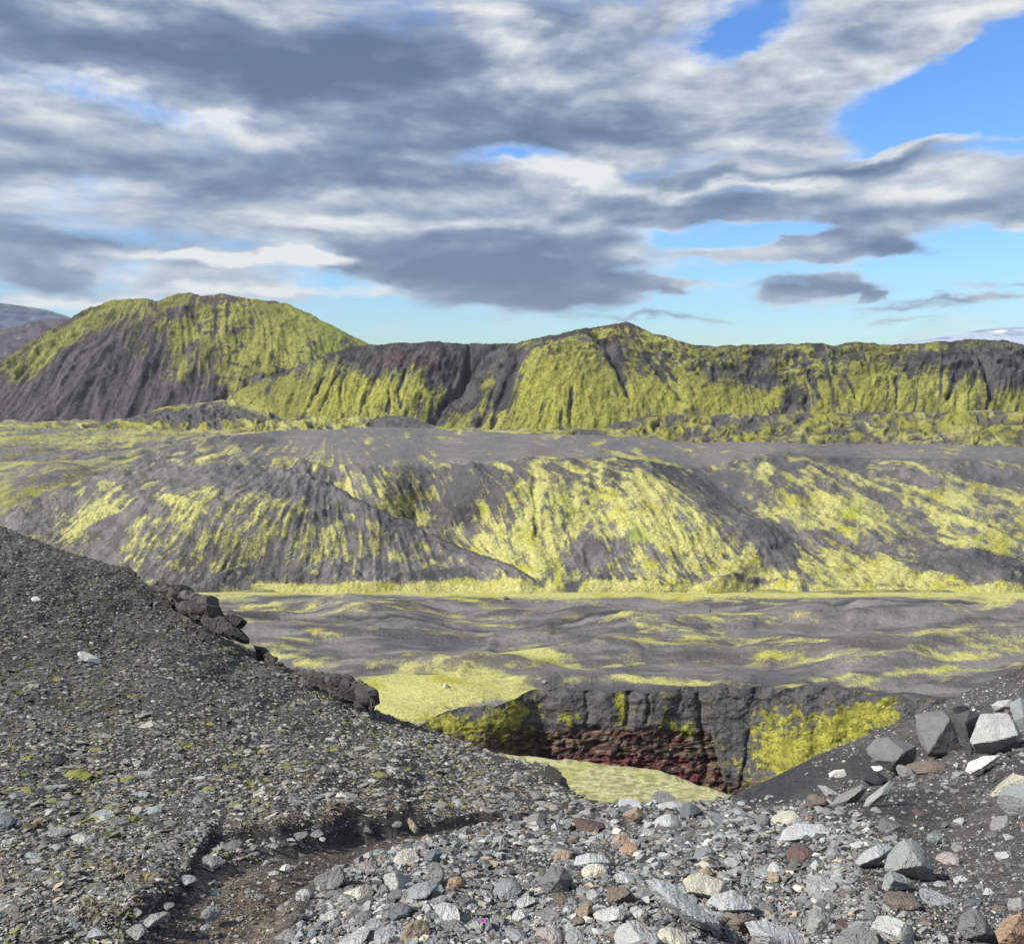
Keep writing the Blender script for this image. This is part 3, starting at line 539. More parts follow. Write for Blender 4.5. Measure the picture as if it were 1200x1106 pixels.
# masks in the wall: bare rock band (below the loose scree), red beds
def band(px, py): return ss(0, 8, py + 12 * (fbm(px / 9, py / 5, 4, 8) - .5) - (852 - 10 * ss(640, 580, px) + 8 * (fbm(px / 22, py / 40, 3, 2) - .5) + 60 * ss(830, 850, px))) * ss(500, 600, px)
def d_(px, py, P):
    e = py - rim(px); b = band(px, py)
    lump = (fbm(px / 13, py / 9, 5, 7) - .5)
    h = (lic_c(px, py) * .15 + lump * 9) * ss(0, 6, e)
    h += b * (strata(px, py) * 1.7 + (ridged(px / 17 + py / 30, py / 8, 5, 3, .6) - .5) * 14 + (fbm(px / 5, py / 4, 3, 1) - .5) * 5 - 2)
    for x, w in ((664, 28), (703, 16), (750, 13), (776, 18), (846, 20), (868, 14)): h += np.exp(-((px - x + 5 * (fbm(py / 9, px / 30, 3, 4) - .5)) / w) ** 2) * 7 * ss(0, 10, e) * ss(858, 846, py - 60 * ss(830, 850, px))
    for g, w in (([(818, 815), (824, 850), (828, 900)], 4), ([(688, 812), (687, 850)], 3), ([(738, 812), (735, 850)], 4), ([(878, 860), (872, 900), (866, 925)], 4), ([(760, 815), (757, 845)], 2.5)): h -= plmask(px, py, g, w) * w * 1.6
    h += ss(905, 925, py) * 4 + blobs(px, py, [(560, 850, 40, 12, 10, 8), (920, 895, 20, 10, 0, 8)])
    return h
def p_(px, py, P):
    n = fbm(px / 11, py / 9, 5, 3); b = band(px, py); l = lic_c(px, py)
    m = .04 + (n - .5) * 1.5 + (fbm(px / 4, py / 3, 4, 1) - .5) * 1.3 + l * .10 - b * .1
    m += blobs(px, py, [(960, 868, 66, 28, -18, 1.0), (1020, 838, 42, 16, -15, 1.0), (920, 885, 34, 16, 20, .8), (900, 845, 26, 14, 0, .6), (560, 850, 50, 12, 0, .85), (600, 832, 26, 14, 0, .8), (520, 845, 26, 10, 0, .7), (540, 870, 40, 14, 0, .45), (600, 868, 30, 10, 0, .3), (728, 826, 5.5, 17, 0, 1.5), (658, 838, 8, 9, 0, .9), (806, 855, 18, 8, 10, 1.0), (776, 829, 5, 4, 0, .7), (620, 876, 26, 8, 0, .3),
                        (665, 820, 24, 12, 0, -.6), (700, 825, 14, 14, 0, -.4), (850, 845, 22, 24, 0, -.45), (930, 815, 60, 7, 0, -.5), (720, 875, 90, 16, 0, -.25), (880, 905, 14, 14, 0, .1), (760, 905, 60, 12, 0, -.5), (1060, 830, 16, 14, 0, -.7)])
    k = fbm(px / 8, py / 4, 5, 6)
    so = mixc(SOIL * 1.0, SOIL_D * 1.0, ss(.35, .65, k)); so = mixc(so, SOIL_L * .9, ss(.62, .7, fbm(px / 3, py / 3, 3, 5)) * .6)
    rock = mixc(np.array([.20, .14, .105]), np.array([.05, .036, .032]), ss(.35, .62, k + .05 * strata(px, py) + .3 * (ridged(px / 17 + py / 30, py / 8, 5, 3, .6) - .55)))
    so = mixc(so, rock, b)
    red = .75 * ss(.40, .62, fbm(px / 16, py / 5, 4, 1) + .1) * np.clip(blobs(px, py, [(630, 853, 50, 6, 3, 1.0), (740, 858, 50, 6, 4, .9), (730, 893, 75, 9, 6, 1.4), (805, 903, 30, 12, 14, 1.3), (800, 868, 20, 5, 5, .5), (565, 848, 26, 4, 20, .5)]) + (k - .5) * .8, 0, 1)
    so = mixc(so, mixc(np.array([.19, .038, .04]), np.array([.07, .02, .02]), ss(.4, .6, fbm(px / 6, py / 3, 4, 2))), red * b)
    mo = mixc(MOSS * .95, MOSS * .55, ss(.42, .62, fbm(px / 7, py / 5, 4, 8)) * np.where(px < 860, 1, .9))
    mo = mixc(mo, np.array([.15, .15, .03]), np.clip(b * ss(860, 800, px), 0, 1) * .8)
    return so, mo, m
layer('cliff', terrain_mat('cliff_mat', 2.6, .22, .5, .8), -260, 1460, rim, lambda x: x * 0 + 985., D_cl, d_, p_, ndir=(0, -.95, .3), back=(0.0, 0, 0), dx=1.0, dy=.9)

# pale mossy bank in the canyon mouth
top_b = curve([(-260, 880), (450, 880), (560, 884), (600, 889.5), (640, 892), (690, 896), (730, 900), (765, 906), (790, 914), (815, 922), (845, 931), (880, 942), (960, 960), (1460, 990)])
def p_(px, py, P):
    n = fbm(P[..., 0] / 1.6, P[..., 1] / 1.6, 4, 3)
    n2 = fbm(P[..., 0] / 9, P[..., 1] / 14, 4, 5)
    so = C3(px.shape, [.27, .25, .12]); mo = mixc(np.array([.54, .52, .27]), np.array([.44, .43, .16]), ss(.4, .62, n2))
    return so, mo, .60 + (n - .5) * 1.5 + (n2 - .5) * .4
layer('mossy_bank', terrain_mat('bank_mat', 3.0, .10, .4, .5), -260, 1460, top_b, lambda x: x * 0 + 1010., lambda x, y: 226 - (y - 890) * .9,
      lambda px, py, P: (fbm(px / 4, py / 2, 4, 3) - .5) * 1.2 * ss(0, 8, py - top_b(px)), p_, ndir=(0, 0, 1), back=(.1, -.5, 6), dx=1.5, dy=1.2)

# ================================================================== foreground slopes
top_f = curve([(-260, 505), (-120, 565), (0, 616), (30, 628), (60, 640), (90, 650), (120, 659), (145, 666), (165, 678), (190, 700), (230, 728), (262, 748), (300, 765), (325, 777), (350, 790), (400, 812), (440, 832), (470, 845), (500, 856), (540, 870), (580, 884), (610, 891), (635, 896), (655, 903), (664, 915), (668, 926), (690, 938), (705, 944), (740, 942), (800, 942), (835, 940), (850, 935), (880, 922), (905, 911), (960, 884), (1000, 868), (1060, 843), (1100, 826), (1150, 802), (1200, 780), (1300, 735), (1460, 668)])
fcp = [(0, 1106, 2.20), (120, 1106, 2.22), (250, 1106, 2.35), (400, 1106, 2.35), (600, 1106, 2.27), (900, 1106, 2.22), (1200, 1106, 2.08), (-200, 1106, 2.1), (1400, 1106, 2.0),
       (0, 1000, 2.75), (150, 1000, 2.85), (230, 1000, 3.0), (330, 1000, 3.12), (500, 1000, 3.2), (700, 1000, 3.4), (1000, 1000, 3.3), (1200, 1000, 3.0),
       (0, 900, 4.6), (150, 900, 5.0), (300, 930, 4.7), (430, 960, 4.5), (520, 965, 4.6), (600, 955, 5.3), (700, 960, 5.2), (850, 960, 5.2), (200, 860, 6.6), (350, 880, 7.0), (450, 900, 7.4), (560, 920, 7.6), (640, 930, 7.6), (690, 940, 7.2),
       (760, 943, 6.8), (850, 938, 7.4), (0, 800, 8.6), (100, 800, 9.6), (250, 800, 12), (350, 840, 11.0), (450, 860, 12), (550, 885, 11.5), (650, 905, 11), (0, 700, 16.5), (100, 720, 17), (200, 740, 18), (280, 765, 19), (350, 790, 18.5), (440, 830, 17), (530, 865, 15), (0, 616, 29), (60, 640, 27), (120, 660, 26), (190, 698, 24), (240, 725, 22), (-200, 535, 35), (-200, 800, 8.5), (-200, 650, 18),
       (905, 910, 11), (960, 900, 11.5), (1000, 870, 15), (1060, 845, 18), (1200, 782, 24), (900, 930, 8.5), (960, 935, 7.4), (1060, 905, 8.8), (1100, 870, 11.2), (1200, 850, 10.2), (1200, 900, 6.3), (1100, 940, 6.0), (1200, 950, 4.4), (1000, 960, 5.0), (1300, 740, 26), (1400, 850, 9), (1400, 950, 4), (1400, 700, 28)]
_ff = tps([(a, b) for a, b, c in fcp], [math.log(c) for a, b, c in fcp], .002)
PATH = [(228, 1130), (272, 1060), (322, 1022), (376, 1000), (440, 986), (505, 972), (560, 962), (640, 956)]
BANK = [(60, 1106), (150, 1075), (215, 1030), (235, 995), (262, 972), (330, 968), (400, 966), (450, 962), (490, 958)]
def pathm(px, py): 
    o = np.zeros(np.shape(px))
    for (a, b), (c, d), w0, w1 in zip(PATH[:-1], PATH[1:], (92, 74, 46, 29, 20, 15, 10), (74, 46, 29, 20, 15, 10, 7)):
        vx, vy = c - a, d - b
        t = np.clip(((px - a) * vx + (py - b) * vy * 1.0) / (vx * vx + vy * vy), 0, 1)
        dist = np.hypot(px - a - t * vx, (py - b - t * vy) * 1.5)
        o = np.maximum(o, 1 - ss(.65, 1.15, dist / (w0 + (w1 - w0) * t)))
    return o
def bankline(px):   # y of the bank foot
    return np.interp(px, [0, 60, 150, 215, 232, 250, 330, 400, 450, 500, 540], [1120, 1112, 1085, 1050, 1015, 992, 986, 980, 974, 966, 960])
def D_fg(x, y): return np.exp(_ff(x, y))
def fdisp(px, py, P=None):
    """vertical displacement in pixels at that distance"""
    pm = pathm(px, py)
    e = np.maximum(py - top_f(px), 0)
    wp = (fbm(px / 34, py / 20, 3, 4) - .5)
    h = -12 * pm
    # bank: ground above the foot line stands higher, right at the line
    b = bankline(px) + wp * 14
    up = ss(2, -16, py - b) * ss(560, 470, px)
    h += (13 + 7 * ss(260, 400, px)) * up * ss(-150, -16, py - b) * (.7 + wp)
    h += (fbm(px / 60, py / 36, 3, 6) - .5) * 14 * ss(0, 30, e) * (1 - pm)
    h += (fbm(px / 14, py / 9, 4, 7) - .5) * 5.5 * ss(0, 8, e) * (1 - .55 * pm)
    h += (fbm(px / 4, py / 3, 3, 8) - .5) * 2.2 * ss(0, 4, e) * (1 - .4 * pm)
    h += blobs(px, py, [(770, 955, 60, 10, 0, 4), (940, 985, 60, 14, 0, 5), (640, 1000, 90, 20, 0, 6)])
    return h
def sand(px, py): return np.clip(blobs(px, py, [(930, 915, 60, 22, -22, 1.2), (1010, 900, 40, 14, -20, .8), (880, 930, 26, 8, -15, .6), (1060, 945, 40, 12, -10, .6)]), 0, 1)
def p_(px, py, P):
    X, Y = P[..., 0], P[..., 1]
    pm = pathm(px, py); n = fbm(X / .9, Y / .9, 5, 3); n2 = fbm(X * 2.2, Y * 2.2, 4, 5)
    left = ss(700, 560, px + (py - 960) * .9)
    so = mixc(np.array([.115, .110, .102]), np.array([.068, .065, .063]), ss(.35, .62, n))
    so = mixc(so, mixc(np.array([.185, .15, .122]), np.array([.10, .082, .068]), ss(.35, .6, n2)), pm)
    so = mixc(so, np.array([.060, .061, .064]), sand(px, py))
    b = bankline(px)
    so = mixc(so, np.array([.022, .021, .023]), np.exp(-((py - b + 6) / 10) ** 2) * ss(100, 200, px) * ss(520, 440, px) * .8)  # near-black strip paints the shade under the bank's overhang
    m = left * (ss(.5, .72, n) * .22 + blobs(px, py, [(120, 830, 110, 40, 10, .17), (300, 890, 170, 34, 20, .20), (480, 900, 130, 26, 25, .10), (60, 900, 60, 20, 0, .16)])) * (1 - pm) * ss(0, 20, py - top_f(px))
    mo = mixc(np.array([.12, .125, .04]), np.array([.16, .14, .06]), ss(.4, .6, n2))
    return so, mo, m
def extra(P, so, mo, m):
    # hillside falling to the canyon behind the visible edge
    T = P[-1]; H = T[:, :2] / np.linalg.norm(T[:, :2], axis=1, keepdims=True)
    k = np.linspace(0, 1, 41)[1:, None]
    run = 110 * k ** 1.7
    ext = np.concatenate([T[None, :, :2] + H[None] * run[..., None], (T[:, 2] - 1.15 * run)[..., None]], -1)
    ext += (fbm(ext[..., 0] / 1.3, ext[..., 1] / 1.3, 4, 3) - .5)[..., None] * np.minimum(run, 1.5)[..., None] * .3
    P = np.concatenate([P, ext])
    r = lambda a: np.concatenate([a, np.repeat(a[-1:], 40, 0)])
    # ground under and behind the camera
    B = P[0]; k = np.linspace(1, 0, 31)[:-1, None]
    q = B[None] + np.stack([B[:, 0] * 0, B[:, 0] * 0 - 1, B[:, 0] * 0 + .33], -1)[None] * (k ** 1.5 * 12)[..., None] + np.stack([B[:, 0], 0 * B[:, 0], 0 * B[:, 0]], -1)[None] * (k * 2)[..., None]
    P = np.concatenate([q, P])
    r2 = lambda a: np.concatenate([np.repeat(a[:1], 30, 0), r(a)])
    return P, r2(so), r2(mo), r2(m)
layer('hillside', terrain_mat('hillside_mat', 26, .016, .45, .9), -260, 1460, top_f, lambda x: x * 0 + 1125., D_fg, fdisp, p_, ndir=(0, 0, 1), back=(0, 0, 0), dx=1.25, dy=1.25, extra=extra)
def ground(px, py):
    px = np.asarray(px, float); py = np.asarray(py, float)
    D = D_fg(px, py); P = at(px, py, D)
    P[..., 2] += fdisp(px, py) * D / F
    return P
def normal(px, py, e=4.0):
    a = at(px + e, py, D_fg(px + e, py)) - at(px - e, py, D_fg(px - e, py)); b = at(px, py - e, D_fg(px, py - e)) - at(px, py + e, D_fg(px, py + e))
    n = np.cross(a, b); n /= np.linalg.norm(n, axis=-1, keepdims=True)
    return n
#PART2
SKYBLOBS = [
    # openings of blue
    (1150, 110, 210, 80, -12, -1.2, 0), (1190, 130, 120, 60, 0, -.6, 0), (870, 35, 130, 60, -20, -.75, .1), (880, 60, 90, 30, 10, -.3, 0), (600, 190, 80, 16, 0, -.7, .2), (850, 270, 150, 26, 3, -1.1, 0), (1130, 290, 170, 34, 0, -.9, 0), (700, 5, 60, 20, 0, -.3, 0), (450, 105, 50, 12, 0, -.2, 0),
    # masses
    (570, 318, 215, 62, 4, 1.2, -.68), (640, 338, 130, 38, 3, .55, -.35), (440, 310, 80, 30, 0, .5, -.3), (950, 343, 90, 26, 2, .72, -.30), (925, 350, 40, 14, 0, .4, 0), (985, 338, 34, 18, 0, .4, 0), (1015, 352, 20, 10, 0, 1.2, -.2), (1010, 292, 130, 22, 2, 1.35, .05), (1030, 303, 110, 12, 2, .5, -.5), (860, 288, 110, 12, 2, .9, .15), (780, 331, 130, 12, -3, .8, .1), (775, 344, 34, 10, 0, .9, -.25),
    (40, 318, 110, 32, 0, 1.0, -.45), (265, 332, 115, 34, 0, 1.1, .12), (60, 350, 120, 8, 0, .5, .5), (330, 350, 160, 12, 0, .6, .4), (150, 345, 60, 14, 0, .5, .4), (1130, 355, 120, 6, -2, .55, -.1), (1060, 366, 80, 4, -3, .5, -.1), (770, 375, 120, 5, 0, .5, -.1), (1190, 338, 80, 5, -4, .5, 0), (1060, 379, 60, 3, 0, .4, 0), (930, 330, 60, 8, 0, .3, 0),
    # light and dark passages
    (150, 60, 420, 60, 2, .2, -.45), (420, 75, 240, 60, 5, .2, -.5), (680, 30, 120, 90, 0, .1, -.05), (590, 40, 60, 70, 0, .1, .45), (60, 108, 100, 14, 4, -.25, .45), (170, 120, 120, 12, 6, -.2, .4), (250, 135, 70, 24, 0, -.1, .3), (330, 15, 130, 20, 0, 0, .25), (80, 15, 90, 24, 0, 0, .3),
    (560, 150, 260, 44, -5, .3, -.3), (770, 110, 220, 60, 0, .2, .0), (720, 165, 200, 40, -8, .2, -.2), (280, 170, 140, 30, 0, 0, .12), (60, 175, 130, 34, 0, .2, -.2), (50, 235, 120, 26, 0, 0, .35), (150, 205, 220, 22, 0, .1, -.25), (430, 200, 240, 22, 2, .1, -.22), (540, 235, 420, 30, 2, .2, -.08), (300, 262, 260, 20, 2, .1, -.1), (640, 205, 90, 22, 10, 0, .65), (700, 215, 60, 14, 6, 0, .3),
    (420, 225, 180, 14, 0, 0, .3), (980, 60, 200, 66, -18, .9, .16), (900, 90, 120, 40, -10, .4, .05), (1120, 25, 110, 26, -16, .8, .35), (790, 85, 80, 26, 0, .2, .25), (1060, 175, 220, 12, -1, .7, .6), (900, 165, 90, 14, 4, .4, .3), (1000, 190, 240, 16, -2, .6, -.5), (1100, 215, 200, 26, -2, .7, .25), (1040, 245, 260, 22, -2, .8, -.25), (1150, 262, 160, 16, -2, .6, .15), (870, 215, 160, 10, -3, .2, .55), (860, 245, 180, 14, -3, .3, -.3),
    (300, 297, 200, 14, 1, .5, .85), (220, 292, 130, 10, 0, .3, .4), (370, 301, 60, 12, 0, .5, .6), (120, 285, 200, 18, 0, .3, -.2), (700, 250, 150, 16, 0, .3, .05), (700, 278, 140, 14, 0, .5, -.15), (520, 262, 240, 14, 0, .1, .3), (730, 300, 70, 14, 0, .4, .1)]
# ================================================================== stones
import bmesh
_ico = {}
def ico(l):
    if l not in _ico:
        bm = bmesh.new(); bmesh.ops.create_icosphere(bm, subdivisions=l, radius=1)
        _ico[l] = (np.array([v.co[:] for v in bm.verts]), np.array([[v.index for v in f.verts] for f in bm.faces])); bm.free()
    return _ico[l]
def n3(p, k, o=4):
    return (fbm(p[:, 0] + 31, p[:, 1] + 7, o, k) + fbm(p[:, 1] + 11, p[:, 2] + 23, o, k + 1) + fbm(p[:, 2] + 5, p[:, 0] + 3, o, k + 2)) / 3 - .5
def stone_v(rng, level, nplanes=12, lo=.55, rough=.05, rnd=0.0):
    d, f = ico(level)
    n = rng.normal(size=(nplanes, 3)); n /= np.linalg.norm(n, axis=1, keepdims=True)
    h = rng.uniform(lo, 1, nplanes)
    q = d @ n.T
    r = np.where(q > .08, h[None] / np.maximum(q, .08), 9).min(1)
    r = np.minimum(r, 1.15)
    r = r * (1 - rnd) + rnd * .85
    v = d * r[:, None]
    if level >= 3: v = v * (1 + rough * 2.2 * n3(v * 1.7 + rng.uniform(0, 50), int(rng.integers(8)))[:, None] * 2)
    c = (v.max(0) + v.min(0)) / 2; e = (v.max(0) - v.min(0)) / 2
    return (v - c) / e, f          # fits the unit box
ROCKM = rock_mat('stone_mat', sc=11., bump=.017)
def rotm(axis, a): return np.array(Matrix.Rotation(math.radians(a), 3, axis))
def stone(px, py, w, h, roll=0, col=(.2, .2, .2), seed=0, depth=.8, rough=.05, rnd=0., yaw=None, name='rock', lo=.45, level=None):
    """a stone whose outline is about w x h photo pixels, standing on the slope below (px, py)"""
    rng = np.random.default_rng(1000 + seed)
    D = float(D_fg(px, py + h * .30)); s = D / F
    lv = 5 if w > 40 else 4 if w > 12 else 3
    v, f = stone_v(rng, lv, int(rng.integers(7, 11)), lo, rough, rnd)
    v = v * (w / 2 * s, max(w, h) * depth / 2 * s, h / 2 * s)
    v = v @ rotm('Y', roll).T @ rotm('Z', rng.uniform(-12, 12) if yaw is None else yaw).T
    o = mesh_obj(name, v, f, ROCKM, smooth=False)
    o.location = at(px, py, D)
    o['tint'] = [float(c) for c in col]
    return o
G = dict(grey=(.225, .225, .22), mid=(.165, .167, .165), dark=(.085, .087, .09), black=(.035, .036, .042), pale=(.38, .385, .375), white=(.56, .56, .54), cream=(.47, .45, .37), blue=(.25, .27, .278), bluepale=(.38, .40, .405), green=(.26, .282, .268),
         tan=(.30, .245, .18), orange=(.29, .20, .14), brown=(.165, .135, .115), red=(.12, .082, .075), pink=(.29, .26, .25), slate=(.12, .135, .148), teal=(.13, .18, .20))
# outlines of the boulders that read one by one: polygon, points that stick out towards the path, both in photo units
OUTL = {
 (1099, 861): ([(1073, 834), (1084, 831), (1108, 828), (1117, 838), (1128, 886), (1110, 891), (1083, 889), (1075, 870)], [(1116, 841), (1100, 864), (1085, 884)]),
 (1046, 883): ([(1014, 877), (1027, 863), (1042, 862), (1062, 867), (1077, 873), (1073, 890), (1056, 911), (1040, 905), (1022, 891)], [(1048, 893), (1062, 880)]),
 (1139, 856): ([(1117, 836), (1140, 829), (1152, 835), (1149, 850), (1136, 886), (1127, 887), (1120, 855)], [(1132, 846)]),
 (1165, 860): ([(1152, 832), (1186, 831), (1199, 860), (1191, 873), (1162, 885), (1140, 886), (1134, 868)], [(1137, 873), (1165, 869), (1195, 861)]),
 (1198, 843): ([(1184, 822), (1200, 812), (1216, 830), (1212, 870), (1198, 867), (1188, 845)], [(1200, 840)]),
 (1176, 827): ([(1161, 826), (1170, 820), (1186, 818), (1192, 827), (1184, 834), (1164, 834)], [(1176, 828)]),
 (1152, 894): ([(1128, 904), (1134, 893), (1155, 884), (1175, 883), (1166, 893), (1146, 904), (1134, 908)], [(1150, 900)]),
 (1029, 930): ([(1006, 949), (1015, 935), (1047, 912), (1051, 917), (1042, 930), (1014, 948)], [(1030, 933)]),
 (994, 933): ([(967, 945), (983, 931), (1014, 917), (1019, 923), (1004, 941), (984, 947)], [(994, 937), (1010, 926)]),
 (971, 927): ([(957, 919), (968, 920), (985, 931), (982, 936), (968, 934)], [(972, 930)]),
 (1065, 1007): ([(1033, 1017), (1040, 1002), (1052, 988), (1063, 981), (1076, 984), (1087, 996), (1092, 1006), (1096, 1021), (1078, 1033), (1056, 1032), (1036, 1025)], [(1070, 994), (1080, 1014), (1052, 1018)]),
 (1024, 1003): ([(998, 1011), (1013, 996), (1030, 989), (1046, 987), (1050, 992), (1045, 1001), (1022, 1016), (1004, 1020)], [(1030, 1004), (1006, 1013)]),
 (1048, 1034): ([(1030, 1044), (1037, 1025), (1046, 1018), (1062, 1025), (1068, 1036), (1053, 1044), (1035, 1048)], [(1047, 1031)]),
 (942, 977): ([(908, 985), (917, 972), (934, 964), (965, 965), (977, 973), (961, 985), (930, 991)], [(925, 984), (955, 980)]),
 (826, 1037): ([(798, 1031), (808, 1024), (823, 1022), (851, 1033), (857, 1042), (844, 1054), (830, 1056), (801, 1045)], [(838, 1050), (808, 1044)]),
 (855, 1058): ([(820, 1064), (834, 1048), (862, 1042), (880, 1055), (885, 1065), (852, 1070), (836, 1073)], [(850, 1066)]),
 (797, 1062): ([(755, 1031), (772, 1030), (792, 1037), (813, 1055), (846, 1080), (843, 1090), (820, 1088), (793, 1072), (768, 1052)], [(790, 1060), (820, 1078)]),
 (925, 1092): ([(868, 1079), (898, 1078), (930, 1090), (950, 1108), (935, 1116), (896, 1112), (876, 1096)], [(900, 1096)]),
 (1143, 1084): ([(1118, 1090), (1127, 1070), (1146, 1061), (1158, 1072), (1165, 1096), (1150, 1105), (1128, 1101)], [(1143, 1082), (1154, 1094)]),
 (1186, 1090): ([(1163, 1093), (1178, 1076), (1204, 1066), (1218, 1100), (1186, 1112), (1166, 1106)], [(1184, 1092)]),
 (868, 1082): ([(850, 1082), (860, 1072), (878, 1068), (888, 1076), (884, 1092), (862, 1097), (852, 1092)], [(868, 1080)]),
 (960, 1079): ([(943, 1090), (948, 1068), (958, 1062), (974, 1070), (978, 1086), (968, 1096), (948, 1097)], [(962, 1078)]),
 (694, 1008): ([(671, 1014), (674, 1003), (690, 999), (708, 1001), (716, 1010), (712, 1018), (690, 1017)], [(692, 1010)]),
 (652, 1032): ([(628, 1036), (645, 1014), (662, 1016), (674, 1030), (664, 1046), (640, 1048)], [(655, 1030)]),
 (193, 0): None}
def stone_outline(px, py, key, col, seed, depth, rough=.05):
    poly, front = OUTL[key]
    D = float(D_fg(px, max(p[1] for p in poly) - 3)); s = D / F
    c = at(px, py, D); cx = sum(p[0] for p in poly) / len(poly); cy = sum(p[1] for p in poly) / len(poly)
    w = max(p[0] for p in poly) - min(p[0] for p in poly); h = max(p[1] for p in poly) - min(p[1] for p in poly)
    d = depth * min(w, h * 1.6) * .5
    rng = np.random.default_rng(seed)
    pts = [(x - px, rng.uniform(-.2, .25) * d, py - y) for x, y in poly] + [(x - px, -d * rng.uniform(.8, 1.1), py - y) for x, y in front]
    pts += [((x - cx) * .8 + cx - px, d * rng.uniform(.9, 1.4), (cy - y) * .8 + py - cy) for x, y in poly]
    bm = bmesh.new()
    for p in pts: bm.verts.new(p)
    bmesh.ops.convex_hull(bm, input=bm.verts); bm.normal_update()
    o0 = np.array([cx - px, d * .2, py - cy])
    N = np.array([f.normal[:] for f in bm.faces]); H = np.array([(np.array(f.verts[0].co[:]) - o0) @ np.array(f.normal[:]) for f in bm.faces]); bm.free()
    sg = np.sign(H); N = N * sg[:, None]; H = np.abs(H)
    dd, f = ico(5)
    dd = dd * (w, d * 2, h); dd /= np.linalg.norm(dd, axis=1, keepdims=True)
    q = dd @ N.T
    r = np.where(q > 1e-3, H[None] / np.maximum(q, 1e-3), 1e9).min(1)
    v = dd * r[:, None]
    L = math.sqrt(w * h)
    v = v * (1 + rough * 4.5 * n3(v / L * 4 + rng.uniform(0, 50), seed % 8, 5)[:, None])
    v = v + o0
    rd = np.array(c) / np.linalg.norm(c); up = np.cross([1., 0, 0], rd); dep = v[:, 1:2]; k = 1 + dep * s / D
    v = (np.array([1., 0, 0]) * v[:, :1] * k + rd * dep + up * v[:, 2:3] * k) * s
    o = mesh_obj('boulder' if w > 34 else 'stone', v, f, ROCKM, smooth=False)
    o.location = c; o['tint'] = [float(k) for k in col]
    return o
